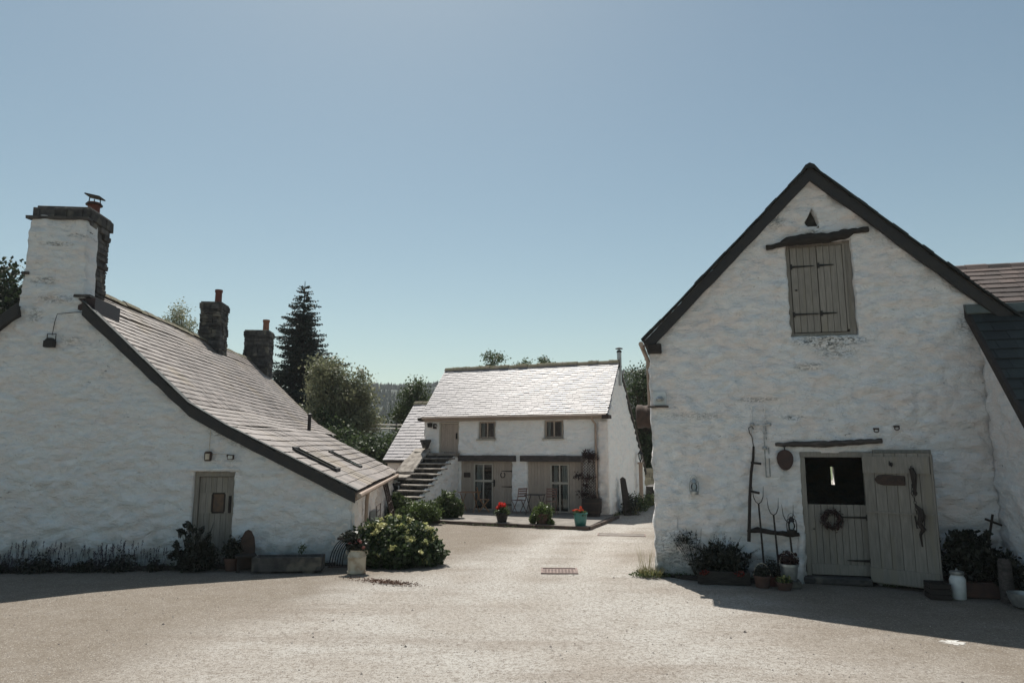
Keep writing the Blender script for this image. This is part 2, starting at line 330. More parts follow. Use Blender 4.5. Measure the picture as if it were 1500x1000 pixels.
def slates(mb, P0, along, up, L, Sl, gauge, sw, rnd, lift=0.016, sag=0.0):
    """Slates in courses; P0 is the eave corner, along and up are unit vectors, L along, Sl up the slope."""
    P0 = Vector(P0); along = Vector(along).normalized(); up = Vector(up).normalized(); nr = along.cross(up)
    if nr.z < 0: nr = -nr
    nc = int(math.ceil(Sl / gauge))
    for c in range(nc):
        s0 = c * gauge; s1 = min(s0 + gauge * 1.25, Sl + 0.02); x = -rnd.random() * sw if c % 2 else -sw * 0.5 * rnd.random()
        while x < L:
            w = sw * rnd.uniform(0.85, 1.15); a = max(x, 0) + 0.003; b = min(x + w, L) - 0.003; x += w
            if b - a < 0.03: continue
            dz = sag * (noise.noise(Vector((a * 0.25, s0 * 0.4, 7.7)))) + rnd.uniform(-0.003, 0.003)
            dl = rnd.uniform(-0.008, 0.008); tt = rnd.random(); h = lift + rnd.uniform(0, 0.004)
            def P(xx, ss, hh): return P0 + along * xx + up * ss + nr * (hh + dz)
            v = [P(a, s0 + dl, h), P(b, s0 + dl, h), P(b, s1, 0.002), P(a, s1, 0.002), P(a, s0 + dl, h + 0.010), P(b, s0 + dl, h + 0.010), P(b, s1, 0.010), P(a, s1, 0.010)]
            mb.add(v, [(0, 3, 2, 1), (4, 5, 6, 7), (0, 1, 5, 4), (1, 2, 6, 5), (3, 0, 4, 7)], tt)

def ridge_tiles(mb, A, B, rnd, r=0.13, step=0.42):
    A = Vector(A); B = Vector(B); d = B - A; n = max(1, int(d.length / step)); d.normalize(); st = (Vector(B) - Vector(A)).length / n
    side = d.cross(Vector((0, 0, 1))).normalized()
    for i in range(n):
        o = Vector((0, 0, rnd.uniform(-0.015, 0.015)))
        p0 = A + d * (i * st + 0.006) + o; p1 = A + d * ((i + 1) * st - 0.006) + o
        ring = [(-1.15, -0.95), (-0.55, -0.1), (0, 0.18), (0.55, -0.1), (1.15, -0.95), (0.5, -0.55), (-0.5, -0.55)]
        vs = [p + side * (a * r) + Vector((0, 0, b * r)) for p in (p0, p1) for a, b in ring]; k = len(ring)
        mb.add(vs, [list(range(k)), list(range(2 * k - 1, k - 1, -1))] + [[j + k, (j + 1) % k + k, (j + 1) % k, j] for j in range(k)], rnd.random())

def stone_stack(mb, x0, x1, y0, y1, z0, z1, rnd, h=0.13, jit=0.03, shrink=0.0):
    """Coursed rubble stones around the four sides of a stack."""
    z = z0
    while z < z1 - 0.01:
        hh = min(h * rnd.uniform(0.5, 1.2), z1 - z); k = shrink * (z - z0) / (z1 - z0)
        X0, X1, Y0, Y1 = x0 + k, x1 - k, y0 + k, y1 - k
        for (ax, a, b, oth, sg) in (('x', X0, X1, Y0, -1), ('x', X0, X1, Y1, 1), ('y', Y0, Y1, X0, -1), ('y', Y0, Y1, X1, 1)):
            t = a
            while t < b - 0.02:
                w = min(rnd.uniform(0.18, 0.45), b - t)
                if b - t - w < 0.08: w = b - t
                j = rnd.uniform(-jit, jit)
                lo, hi = (oth - 0.12, oth + j) if sg > 0 else (oth - j, oth + 0.12)
                if ax == 'x': mb.box((t + 0.004, lo, z + 0.004), (t + w - 0.004, hi, z + hh - 0.006), rnd.random(), jit=0.008)
                else: mb.box((lo, t + 0.004, z + 0.004), (hi, t + w - 0.004, z + hh - 0.006), rnd.random(), jit=0.008)
                t += w
        z += hh
    mb.box((x0 + shrink + .04, y0 + shrink + .04, z0), (x1 - shrink - .04, y1 - shrink - .04, z1 - 0.01), 0.1)

def wobble(poly, rnd, step=0.28, j=0.008):
    out = []
    for i in range(len(poly)):
        a = Vector(poly[i]); b = Vector(poly[(i + 1) % len(poly)]); n = max(1, int((b - a).length / step))
        for k in range(n): p = a.lerp(b, k / n); out.append((p.x + rnd.uniform(-j, j) * (k > 0), p.y + rnd.uniform(-j, j) * (k > 0)))
    return out
def chimney_pot(parent, c, r, h, mat, cowl=False):
    m = MB(); m.lathe([(r, 0), (r * 0.95, h * 0.8), (r * 1.12, h * 0.82), (r * 1.12, h), (r * 0.8, h), (r * 0.75, h * 0.5)], 18, c)
    pot = m.build('chimney_pot', mat, parent, True)
    if cowl:
        m = MB()
        for k in range(3):
            a = k * 2.1; m.tube([(c[0] + r * math.cos(a), c[1] + r * math.sin(a), c[2] + h - 0.02), (c[0] + r * 0.9 * math.cos(a), c[1] + r * 0.9 * math.sin(a), c[2] + h + 0.13)], 0.012, 5)
        pts = []
        m.lathe([(r * 1.35, h * 0.84), (r * 1.35, h * 0.9), (r, h * 0.9)], 18, c)
        m.box((-r * 1.3, -r * 1.1, -0.014), (r * 1.3, r * 1.1, 0.014), mat=Matrix.Translation((c[0], c[1], c[2] + h + 0.15)) @ Matrix.Rotation(R(12), 4, 'Y'))
        m.build('cowl', M['iron'], pot, True)
    return pot

def plank_panel(mb, x0, x1, z0, z1, y0, y1, n, rnd, gap=0.006, vert=True):
    w = (x1 - x0) / n
    for i in range(n): mb.box((x0 + i * w + gap / 2, y0 + rnd.uniform(0, 0.004), z0), (x0 + (i + 1) * w - gap / 2, y1, z1), rnd.random())
    mb.box((x0 + 0.01, (y0 + y1) / 2 + 0.003, z0 + 0.01), (x1 - 0.01, y1 + 0.002, z1 - 0.01), 0.0)

def strap_hinge(parent, x, z, L, y, flip=1, name='hinge'):
    m = MB(); m.prism([(x, z - 0.022), (x + flip * L * .9, z - 0.010), (x + flip * L, z), (x + flip * L * .9, z + 0.010), (x, z + 0.022)][::flip], y - 0.012, y)
    m.box((x - 0.02, y - 0.018, z - 0.05), (x + 0.015, y, z + 0.05))
    for k in range(3): m.box((x + flip * L * (.2 + .3 * k) - .008, y - 0.02, z - .008), (x + flip * L * (.2 + .3 * k) + .008, y - .01, z + .008))
    return m.build(name, M['iron'], parent)

def foliage(n, c, rad, size, rnd, shell=0.55, up=0.3, long=1.6, lump=0.0, seed=0, flat=False, mb=None, base=None):
    mb = mb or MB(); mb.leafy = True; c = Vector(c); k = 0
    while k < n:
        d = Vector((rnd.gauss(0, 1), rnd.gauss(0, 1), rnd.gauss(0, 1))).normalized()
        r = rnd.uniform(shell, 1.0) ** 0.7
        r *= 1 + lump * noise.noise(d * 2.2 + Vector((seed, seed, 0)))
        if flat and d.z < -0.2 and rnd.random() < 0.6: continue
        p = c + Vector((d.x * rad[0], d.y * rad[1], d.z * rad[2])) * r
        if base is not None and p.z < base: continue
        cl = 0.5 + 0.9 * noise.noise(p * (1.1 / max(rad)) * 3 + Vector((seed, 3, 1)))
        mb.leaf(p, size * rnd.uniform(0.6, 1.3), rnd, up, long, min(1, max(0, 0.55 * cl + 0.45 * rnd.random()))); k += 1
    return mb

# ------------------------------------------------------------------ frames of the three buildings
BARN = (2.766, 13.515); LEFT = (-3.366, 14.744); MID = (3.405, 24.467)
YB, YL, YM = R(-14), R(5.3), R(-22)
def fr(P, rz, x, y, z=0.0):
    return Vector((P[0] + x * math.cos(rz) - y * math.sin(rz), P[1] + x * math.sin(rz) + y * math.cos(rz), z))
# placing matrix for a wall turned so that it faces +x, running back along y, standing at x = X
def facing_x(X): return Matrix(((0, -1, 0, X), (1, 0, 0, 0), (0, 0, 1, 0), (0, 0, 0, 1)))
# placing for a wall that faces -x
def facing_mx(X, y1): return Matrix(((0, 1, 0, X), (-1, 0, 0, y1), (0, 0, 1, 0), (0, 0, 0, 1)))
# placing for a wall that faces +y at y = Y, mirrored along x
def facing_y(Y, x1): return Matrix(((-1, 0, 0, x1), (0, -1, 0, Y), (0, 0, 1, 0), (0, 0, 0, 1)))

M['lid'] = pm("rusty_lid", (0.22, 0.16, 0.14), (0.15, 0.11, 0.10), 8, 0.8, 0.5, 40)
#@@SETTING
# ------------------------------------------------------------------ ground
def ground_material():
    m = bpy.data.materials.new("worn_tarmac"); m.use_nodes = True; nt = m.node_tree; L = nt.links.new
    b = nt.nodes["Principled BSDF"]; b.inputs["Roughness"].default_value = 1.0; b.inputs["Specular IOR Level"].default_value = 0.06
    g = nd(nt, "ShaderNodeNewGeometry")
    def nz(scale, st=(1, 1, 1), det=5, rg=0.55, rot=0):
        mp = nd(nt, "ShaderNodeMapping"); mp.inputs["Scale"].default_value = st; mp.inputs["Rotation"].default_value = (0, 0, rot); L(g.outputs["Position"], mp.inputs[0])
        n = nd(nt, "ShaderNodeTexNoise"); n.inputs["Scale"].default_value = scale; n.inputs["Detail"].default_value = det; n.inputs["Roughness"].default_value = rg
        L(mp.outputs[0], n.inputs[0]); return n.outputs[0]
    def rng(x, a, c, o0=0.0, o1=1.0):
        r = nd(nt, "ShaderNodeMapRange"); r.inputs[1].default_value = a; r.inputs[2].default_value = c; r.inputs[3].default_value = o0; r.inputs[4].default_value = o1; L(x, r.inputs[0]); return r.outputs[0]
    def mix(f, a, c, bl='MIX'):
        x = nd(nt, "ShaderNodeMix", data_type='RGBA', blend_type=bl); L(f, x.inputs[0])
        for s_, q in ((6, a), (7, c)):
            if isinstance(q, tuple): x.inputs[s_].default_value = (*q, 1)
            else: L(q, x.inputs[s_])
        return x.outputs[2]
    c = mix(rng(nz(0.35, det=8, rg=0.65), 0.40, 0.60), (0.405, 0.39, 0.365), (0.33, 0.303, 0.272))
    c = mix(rng(nz(0.8, (0.35, 1.6, 1), 6, 0.6, 0.2), 0.5, 0.68, 0, 0.6), c, (0.22, 0.185, 0.155))
    # pale wheel tracks swinging from the yard up the lane
    sp = nd(nt, "ShaderNodeSeparateXYZ"); L(g.outputs["Position"], sp.inputs[0])
    def math_(op, a, b_=None, c_=None):
        n = nd(nt, "ShaderNodeMath", operation=op)
        for i, q in enumerate((a, b_, c_)):
            if q is None: continue
            if isinstance(q, (int, float)): n.inputs[i].default_value = q
            else: L(q, n.inputs[i])
        return n.outputs[0]
    wide = None
    yy = math_('SUBTRACT', sp.outputs[1], 13.0); y2 = math_('MULTIPLY', yy, yy)
    # centre line of the lane: x = 0.4 + 0.16*(y-13) + 0.008*(y-13)^2
    cx = math_('ADD', math_('MULTIPLY_ADD', yy, 0.16, 0.55), math_('MULTIPLY', y2, 0.012))
    wob = math_('MULTIPLY', math_('SUBTRACT', nz(0.7), 0.5), 0.8)
    dx = math_('ADD', math_('SUBTRACT', sp.outputs[0], cx), wob)
    wide = rng(math_('SUBTRACT', math_('ABSOLUTE', math_('ADD', dx, math_('MULTIPLY', math_('SUBTRACT', nz(0.45, det=6), 0.5), 3.0))), rng(sp.outputs[1], 10.5, 15.5, 2.4, 0.0)), 0.9, 2.6, 0.0, 1.0)
    c = mix(math_('MULTIPLY', wide, rng(nz(2.2, det=8, rg=0.7), 0.3, 0.65, 0.7, 1.0)), c, (0.185, 0.158, 0.128))
    ad = math_('ABSOLUTE', math_('SUBTRACT', math_('ABSOLUTE', dx), 0.75))
    tr = rng(ad, 0.1, 0.6, 1.0, 0.0); fade = rng(sp.outputs[1], 9.5, 15.0, 0.0, 1.0)
    c = mix(math_('MULTIPLY', math_('MULTIPLY', tr, fade), rng(nz(3), 0.3, 0.6, 0.35, 0.9)), c, (0.43, 0.412, 0.385))
    # aggregate speckle: pale chips and dark pits
    v = nd(nt, "ShaderNodeTexVoronoi"); v.inputs["Scale"].default_value = 85; L(g.outputs["Position"], v.inputs[0])
    sc = nd(nt, "ShaderNodeSeparateColor"); L(v.outputs["Color"], sc.inputs[0])
    c = mix(rng(sc.outputs[0], 0.84, 0.96, 0, 0.5), c, (0.50, 0.475, 0.44))
    c = mix(rng(sc.outputs[1], 0.78, 0.95, 0, 0.7), c, (0.085, 0.07, 0.06))
    c = mix(rng(nz(16, det=6, rg=0.8), 0.46, 0.66, 0, 0.8), c, (0.17, 0.145, 0.12))
    c = mix(rng(nz(4, det=9, rg=0.8), 0.56, 0.66, 0, 0.7), c, (0.15, 0.125, 0.105))
    L(c, b.inputs["Base Color"])
    bp = nd(nt, "ShaderNodeBump"); bp.inputs["Strength"].default_value = 0.7; bp.inputs["Distance"].default_value = 0.012
    L(math_('ADD', v.outputs["Distance"], math_('MULTIPLY', nz(22, det=6, rg=0.7), 1.3)), bp.inputs["Height"]); L(bp.outputs[0], b.inputs["Normal"])
    return m
M['ground'] = ground_material()
def gz(x, y):
    return 0.018 * noise.noise(Vector((x * 0.5, y * 0.5, 2))) + 0.006 * noise.noise(Vector((x * 2, y * 2, 5))) - 0.01
def make_ground():
    bm = bmesh.new()
    xs = [-900, -500, -200, -80, -40] + [-16 + 0.4 * i for i in range(81)] + [40, 80, 200, 500, 900]
    ys = [-100, -20] + [2 + 0.4 * i for i in range(90)] + [60, 120, 300, 700, 1500]
    g = []
    for y in ys:
        row = []
        for x in xs:
            near = (-16 <= x <= 16 and 2 <= y <= 38)
            z = 0.018 * noise.noise(Vector((x * 0.5, y * 0.5, 2))) + 0.006 * noise.noise(Vector((x * 2, y * 2, 5))) if near else 0.0
            row.append(bm.verts.new((x, y, z - 0.01)))
        g.append(row)
    for j in range(len(ys) - 1):
        for i in range(len(xs) - 1): f = bm.faces.new((g[j][i], g[j][i + 1], g[j + 1][i + 1], g[j + 1][i])); f.smooth = True
    me = bpy.data.meshes.new("ground"); bm.to_mesh(me); bm.free(); me.materials.append(M['ground'])
    o = bpy.data.objects.new("ground", me); col.objects.link(o); tag(o, kind='structure', label='worn pale tarmac yard speckled with gravel')
make_ground()
# meadow beyond the buildings
M['meadow'] = pm("meadow", (0.07, 0.10, 0.035), (0.10, 0.12, 0.05), 0.2, 0.95, 0.5, 3, tint=0)
m = MB(); m.add([(-300, 52, 0.02), (300, 52, 0.02), (420, 325, 0.6), (-420, 325, 0.6)], [(0, 1, 2, 3)]); tag(m.build('grassland', M['meadow']), kind='structure', label='green meadow beyond the farm buildings')

# distant hills
M['hill'] = pm("hill_forest", (0.040, 0.058, 0.045), (0.055, 0.072, 0.05), 0.02, 1.0, 0, tint=0.35, c3=(0.12, 0.135, 0.075), s3=0.006)
def hills():
    rnd = random.Random(5); bm = bmesh.new(); nx, ny = 150, 26; g = []
    def hz(x, t):
        # crest height along x (world x at depth ~ 520)
        c = 45 + 7 * math.sin(x * 0.006 + 1.0) + 0.11 * max(0, x - 40) * 0.9 + 5 * noise.noise(Vector((x * 0.008, 0, 3)))
        c = min(c, 78)
        return c * (1 - (1 - t) ** 1.8) + 2.5 * noise.noise(Vector((x * 0.03, t * 4, 1)))
    for j in range(ny):
        t = j / (ny - 1); y = 330 + 220 * t
        g.append([bm.verts.new((-520 + 1040 * i / nx, y, hz(-520 + 1040 * i / nx, t) * min(1, t * 6) - 0.5)) for i in range(nx + 1)])
    for j in range(ny - 1):
        for i in range(nx): f = bm.faces.new((g[j][i], g[j][i + 1], g[j + 1][i + 1], g[j + 1][i])); f.smooth = True
    me = bpy.data.meshes.new("hills"); bm.to_mesh(me); bm.free(); me.materials.append(M['hill'])
    o = bpy.data.objects.new("hills", me); col.objects.link(o); tag(o, kind='structure', label='wooded hillside behind the farm')
    mb = MB(); mb.leafy = True
    for k in range(9000):
        x = rnd.uniform(-260, 200); t = rnd.uniform(0.02, 1.0) ** 0.8
        if noise.noise(Vector((x * 0.014, t * 2.2, 8))) > 0.28 and t < 0.8: continue
        y = 330 + 220 * t; z = hz(x, t) * min(1, t * 6) - 1; h = rnd.uniform(3.5, 6.5); r = h * 0.24
        a0 = rnd.random() * 6; tt = rnd.random()
        base = [(x + r * math.cos(a0 + 1.257 * q), y + r * math.sin(a0 + 1.257 * q), z + h * 0.05) for q in range(5)]
        mb.add(base + [(x, y, z + h)], [(q, (q + 1) % 5, 5) for q in range(5)], tt)
    o = mb.build('distant_forest', M['hill']); tag(o, label='dark conifer plantation covering the far hillside', cat='forest', kind='stuff')
hills()

#@@LEFT
# ------------------------------------------------------------------ left cottage
rnd = random.Random(11)
cot = thing('cottage', 'long whitewashed cottage with a sweeping low slate roof and three dark chimneys', 'cottage', (LEFT[0], LEFT[1], 0), YL)
RX, RZ = -6.35, 6.02
prof = [(-12.5, 0), (0, 0), (0, 1.36), (-2.74, 2.74), (-3.5, 3.19), (-5.76, 5.30), (-5.86, 7.32), (-6.98, 7.32), (-7.0, 6.0), (-7.06, 5.28), (-7.3, 5.0), (-12.5, 0.15)]
wall_mesh('gable_wall', prof, [[(-3.25, 0), (-2.42, 0), (-2.42, 1.90), (-3.25, 1.90)]], M['white_left'], cot, 0.05, 0.45, 1.0, 3.0, edge=0.03)
# lean-to side wall facing right
wall_mesh('side_wall', [(0, 0), (11.0, 0), (11.0, 1.42), (0, 1.42)], [[(4.6, 0.5), (5.5, 0.5), (5.5, 1.15), (4.6, 1.15)]], M['white_pink'], cot, 0.08, 0.4, 1.0, 5.0, place=facing_x(0.0), edge=0.0)
m = MB(); m.prism([(-12.2, 0), (-0.42, 0), (-0.42, 1.25), (-2.8, 2.6), (-3.5, 3.0), (RX, 5.75), (-12.2, 0.5)], 10.55, 10.95)
m.prism([(-12.2, 0), (-2.95, 0), (-2.95, 2.62), (-3.5, 3.0), (RX, 5.75), (-12.2, 0.5)], 14.2, 14.6)
m.box((-3.3, 10.95, 0), (-2.95, 14.2, 2.62)); m.build('end_wall', M['white_pink'], cot)
# roof
m = MB()
def span(mb, a, b, y0, y1, gauge, sw):
    A = Vector((a[0], y0, a[1])); up = Vector((b[0] - a[0], 0, b[1] - a[1])); slates(mb, A, (0, 1, 0), up, y1 - y0, up.length, gauge, sw, rnd, lift=0.021, sag=0.06)
YV = -0.15
KX = -5.781; KZ = 3.33 + (RZ - 3.33) * (-3.49 - KX) / (-3.49 - RX)
span(m, (-3.49, 3.33), (KX, KZ), YV, 14.9, 0.185, 0.26)
span(m, (KX, KZ), (RX, RZ), 1.05, 14.9, 0.185, 0.26)
span(m, (-2.74, 2.90), (-3.49, 3.35), YV, 14.9, 0.21, 0.28)
span(m, (0.10, 1.50), (-2.74, 2.92), YV, 11.15, 0.30, 0.34)
m.build('slates', M['slate'], cot)
m = MB()
pr = [(0.06, 1.45), (-2.74, 2.86), (-3.49, 3.29), (RX, RZ - 0.05), (-12.7, 0.05), (-12.7, -0.1), (RX, RZ - 0.25), (-3.49, 3.12), (-2.74, 2.70), (0.06, 1.28)]
m.prism([p for p in pr], 1.05, 10.9); m.prism([(0.06, 1.45), (-2.74, 2.86), (-3.49, 3.29), (-5.72, 5.36), (-5.72, 5.15), (-3.49, 3.12), (-2.74, 2.70), (0.06, 1.28)], YV + 0.06, 1.05); m.prism([(-7.0, 5.33), (-12.7, 0.05), (-12.7, -0.1), (-7.0, 5.12)], YV + 0.06, 1.05); m.prism([(-2.80, 2.84), (-3.49, 3.27), (RX, RZ - 0.07), (-12.7, 0.02), (-12.7, -0.1), (RX, RZ - 0.25), (-3.49, 3.12), (-2.80, 2.72)], 10.9, 14.8)
m.build('roof_deck', M['board'], cot)
# verge boards: the dark band under the slates seen on the gable
m = MB()
vb = [(0.07, 1.50), (-2.66, 2.86), (-3.42, 3.30), (-5.70, 5.42), (-5.70, 5.14), (-3.38, 3.03), (-2.60, 2.60), (0.07, 1.25)]
m.prism(wobble(vb, rnd), YV - 0.01, YV + 0.055)
m.prism([(-6.99, 5.38), (-7.5, 4.94), (-12.7, 0.05), (-12.7, -0.2), (-7.45, 4.68), (-6.96, 5.12)], YV - 0.01, YV + 0.055)
m.build('verge_board', M['board'], cot, bevel=0.006)
m = MB()
for (a, b) in (((0.12, 1.52), (-2.66, 2.89)), ((-2.66, 2.89), (-3.42, 3.34)), ((-3.42, 3.34), (-5.70, 5.46))):
    A = Vector((a[0], 0, a[1])); B = Vector((b[0], 0, b[1])); d = B - A; L_ = d.length; d.normalize(); s = 0.0; nr = Vector((d.z, 0, -d.x)); nr = nr if nr.z > 0 else -nr
    while s < L_ - 0.04:
        l = min(rnd.uniform(0.16, 0.30), L_ - s); j = rnd.uniform(0.0, 0.025); p = A + d * s; q = A + d * (s + l)
        vs = [p + Vector((0, YV - 0.02 - j, 0)), q + Vector((0, YV - 0.02 - j, 0)), q + Vector((0, 0.05, 0)), p + Vector((0, 0.05, 0))]
        m.add([v - nr * 0.022 for v in vs] + [v - nr * 0.001 for v in vs], [(0, 3, 2, 1), (4, 5, 6, 7), (0, 1, 5, 4), (1, 2, 6, 5), (2, 3, 7, 6), (3, 0, 4, 7)], rnd.random()); s += l
m.build('undercloak', M['slate_dark'], cot)
m = MB(); ridge_tiles(m, (RX, YV + 1.0, RZ + 0.06), (RX, 14.9, RZ + 0.06), rnd, 0.11); m.build('ridge_tile', M['ridge'], cot)
m = MB(); m.tube([(0.15, YV, 1.40), (0.15, 11.1, 1.38)], 0.055, 8); m.box((-0.02, YV, 1.30), (0.07, 11.1, 1.44)); m.build('gutter', M['pvc'], cot)
m = MB(); m.tube([(0.15, 1.55, 1.38), (0.12, 1.7, 1.28), (0.10, 1.75, 1.15), (0.10, 1.75, 0.68), (0.22, 1.75, 0.60)], 0.045, 8); m.build('downpipe', M['pvc'], cot)
m = MB(); m.lathe([(0.03, 0), (0.10, 0.04), (0.13, 0.12), (0.11, 0.12), (0.02, 0.04)], 12, (0.22, 1.78, 0.48)); m.build('hopper', M['lead'], cot)
# rooflights and vent pipe on the roof
def onroof(x): return 1.50 + (0.10 - x) * (1.42 / 2.84)
for (xa, xb, ya, yb) in ((-1.55, -0.62, 1.4, 2.0), (-1.35, -0.55, 5.1, 5.7)):
    m = MB(); k = 0.5
    A = [(xa, onroof(xa)), (xb, onroof(xb)), (xb, onroof(xb) + 0.055), (xa, onroof(xa) + 0.055)]
    m.prism(A, ya, ya + 0.05); m.prism(A, yb - 0.05, yb)
    m.prism([(xa - 0.05, onroof(xa - .05)), (xa, onroof(xa)), (xa, onroof(xa) + 0.075), (xa - .05, onroof(xa - .05) + 0.075)], ya, yb)
    m.prism([(xb, onroof(xb)), (xb + .05, onroof(xb + .05)), (xb + .05, onroof(xb + .05) + 0.075), (xb, onroof(xb) + 0.075)], ya, yb)
    rl = m.build('rooflight', M['board'], cot)
    m = MB(); m.prism([(xa, onroof(xa) + .03), (xb, onroof(xb) + .03), (xb, onroof(xb) + .045), (xa, onroof(xa) + .045)], ya + .05, yb - .05); m.build('pane', M['glass'], rl)
m = MB(); m.tube([(-2.85, 9.6, 2.85), (-2.85, 9.6, 3.55)], 0.06, 10); m.lathe([(0.08, 0), (0.08, 0.05), (0.03, 0.08)], 10, (-2.85, 9.6, 3.5)); m.build('vent_pipe', M['iron'], cot)
m = MB(); m.box((-2.92, 10.95, 2.50), (-2.72, 14.6, 2.78)); m.build('fascia_board', M['tan'], cot)
# chimneys
def chimney(x0, x1, y0, y1, z0, z1, potx, poty, potmat, cowl=False, cap=0.16, potr=0.13, poth=0.36, over=0.05, shrink=0.03):
    m = MB(); stone_stack(m, x0, x1, y0, y1, z0, z1, rnd, shrink=shrink)
    st = m.build('chimney', M['stone'], cot, bevel=0.012)
    m = MB(); stone_stack(m, x0 + shrink - over, x1 - shrink + over, y0 + shrink - over, y1 - shrink + over, z1, z1 + cap, rnd, h=cap, jit=0.015)
    m.box((x0 + shrink + .0, y0 + shrink + .0, z1 + cap - 0.02), (x1 - shrink, y1 - shrink, z1 + cap + 0.05), 0.9)
    m.build('chimney_cap', M['stone'], st, bevel=0.01)
    chimney_pot(st, (potx, poty, z1 + cap + 0.04), potr, poth, potmat, cowl)
    return st
c1 = chimney(-6.96, -5.86, 0.10, 1.05, 4.9, 7.30, -6.18, 0.85, M['terra'], True, 0.24, 0.13, 0.36, 0.045, 0.0)
for bx in (((-7.08, -0.06, 7.25), (-5.80, 0.12, 7.31)), ((-7.04, -0.075, 6.02), (-6.90, 0.10, 6.08)), ((-5.95, -0.06, 5.55), (-5.62, 1.12, 5.60))):
    m = MB(); m.box(*bx, 0.5, jit=0.01); m.build('drip_slate', M['stone'], c1)
m = MB(); m.box((-5.86, -0.02, 5.15), (-5.52, 1.1, 5.53)); m.build('flashing', M['copper'], c1)
chimney(-6.58, -5.84, 8.9, 9.8, 4.9, 7.12, -6.1, 9.3, M['terra'], False, 0.2, 0.115, 0.5, 0.03)
chimney(-6.62, -5.56, 14.2, 15.1, 4.5, 7.02, -5.85, 14.7, M['terra_orange'], False, 0.22, 0.13, 0.52, 0.03)
# door
m = MB(); x0, x1 = -3.25, -2.42
m.box((x0, 0.06, 0.0), (x0 + 0.085, 0.16, 1.86)); m.box((x1 - 0.06, 0.06, 0.0), (x1, 0.16, 1.86)); m.box((x0, 0.058, 1.80), (x1, 0.162, 1.90)); dfr = m.build('door_frame', M['sage'], cot, bevel=0.005)
m = MB()
for (a, b, c_, d) in ((x0 + .09, x1 - .065, 0.02, 1.05), (x0 + .09, x0 + .36, 1.05, 1.46), (x0 + .60, x1 - .065, 1.05, 1.46), (x0 + .09, x1 - .065, 1.46, 1.79)):
    n = max(1, round((b - a) / 0.115)); plank_panel(m, a, b, c_, d, 0.12, 0.155, n, rnd)
dr = m.build('door', M['sage'], cot)
m = MB(); m.box((x0 + .355, 0.112, 1.045), (x0 + .605, 0.15, 1.075)); m.box((x0 + .355, 0.112, 1.435), (x0 + .605, 0.15, 1.465)); m.box((x0 + .34, 0.112, 1.075), (x0 + .37, 0.15, 1.435)); m.box((x0 + .59, 0.112, 1.075), (x0 + .62, 0.15, 1.435)); m.build('window_frame', M['darkwood'], dr)
m = MB(); m.box((x0 + .37, 0.135, 1.075), (x0 + .59, 0.145, 1.435)); m.build('window_pane', M['amber'], dr)
m = MB(); m.box((x1 - .14, 0.095, 1.05), (x1 - .09, 0.12, 1.40)); m.tube([(x1 - .115, .10, 1.12), (x1 - .115, .06, 1.14), (x1 - .115, .06, 1.32), (x1 - .115, .10, 1.34)], 0.010, 6); m.build('handle', M['iron'], dr)
m = MB(); m.box((x0 - 0.12, -0.12, 0), (x1 + 0.12, 0.1, 0.03)); m.build('doorstep', M['stone'], cot)
# door trim: raised white plaster hood
m = MB(); m.box((-3.36, -0.075, 1.93), (-2.34, 0.03, 1.965), jit=0.006); m.build('drip_hood', M['white_left'], cot)
# roof debris on slates
# wall-hung fittings (each a thing)
def wallthing(P, rz, name, label, cat, x, y, z, group=None):
    return thing(name, label, cat, fr(P, rz, x, y, z), rz, group)
t = wallthing(LEFT, YL, 'floodlight', 'small black floodlight on a thin cable high on the cottage gable below the big chimney', 'light', -6.28, -0.05, 4.55)
m = MB(); m.box((-0.10, -0.16, -0.10), (0.10, -0.03, 0.04)); m.prism([(-0.10, 0.04), (0.10, 0.04), (0.05, 0.10), (-0.05, 0.10)], -0.13, -0.04); m.build('lamp_body', M['iron'], t, bevel=0.01)
m = MB(); m.tube([(-0.085, -0.05, 0.05), (-0.085, -0.05, 0.19), (0.085, -0.05, 0.19), (0.085, -0.05, 0.05)], 0.010, 5); m.build('bracket', M['iron'], t)
m = MB(); m.tube([(0.0, -0.03, 0.17), (0.02, -0.03, 0.45), (0.06, -0.035, 0.62), (0.4, -0.035, 0.66), (0.85, -0.04, 0.68)], 0.007, 5); m.build('cable', M['darkwood'], t)
t = wallthing(LEFT, YL, 'wall_lamp', 'rusty box lantern on the wall just above the cottage door', 'lamp', -2.96, -0.04, 2.12)
m = MB(); m.prism([(-0.06, 0), (0.06, 0), (0.07, 0.16), (0.05, 0.20), (-0.05, 0.20), (-0.07, 0.16)], -0.12, -0.02); m.build('lamp_body', M['rust'], t, bevel=0.01)
m = MB(); m.box((-0.04, -0.13, 0.03), (0.04, -0.118, 0.15)); m.build('lens', M['creampaint'], t)
m = MB(); m.tube([(0, -0.03, 0.19), (0.0, -0.035, 0.62)], 0.007, 5); m.tube([(0.06, -0.03, 0.14), (0.22, -0.035, 0.15), (0.40, -0.035, 0.13)], 0.006, 5); m.build('cable', M['creampaint'], t)
t = wallthing(LEFT, YL, 'floodlight', 'small grey floodlight on the wall right of the box lantern', 'light', -2.50, -0.05, 2.20)
m = MB(); m.box((-0.06, -0.12, -0.05), (0.06, -0.03, 0.05)); m.box((-0.10, -0.04, 0.0), (-0.05, -0.01, 0.06)); m.build('lamp_body', M['rust'], t, bevel=0.008)
m = MB(); m.box((-0.045, -0.127, -0.035), (0.045, -0.118, 0.035)); m.build('lens', M['zinc'], t)
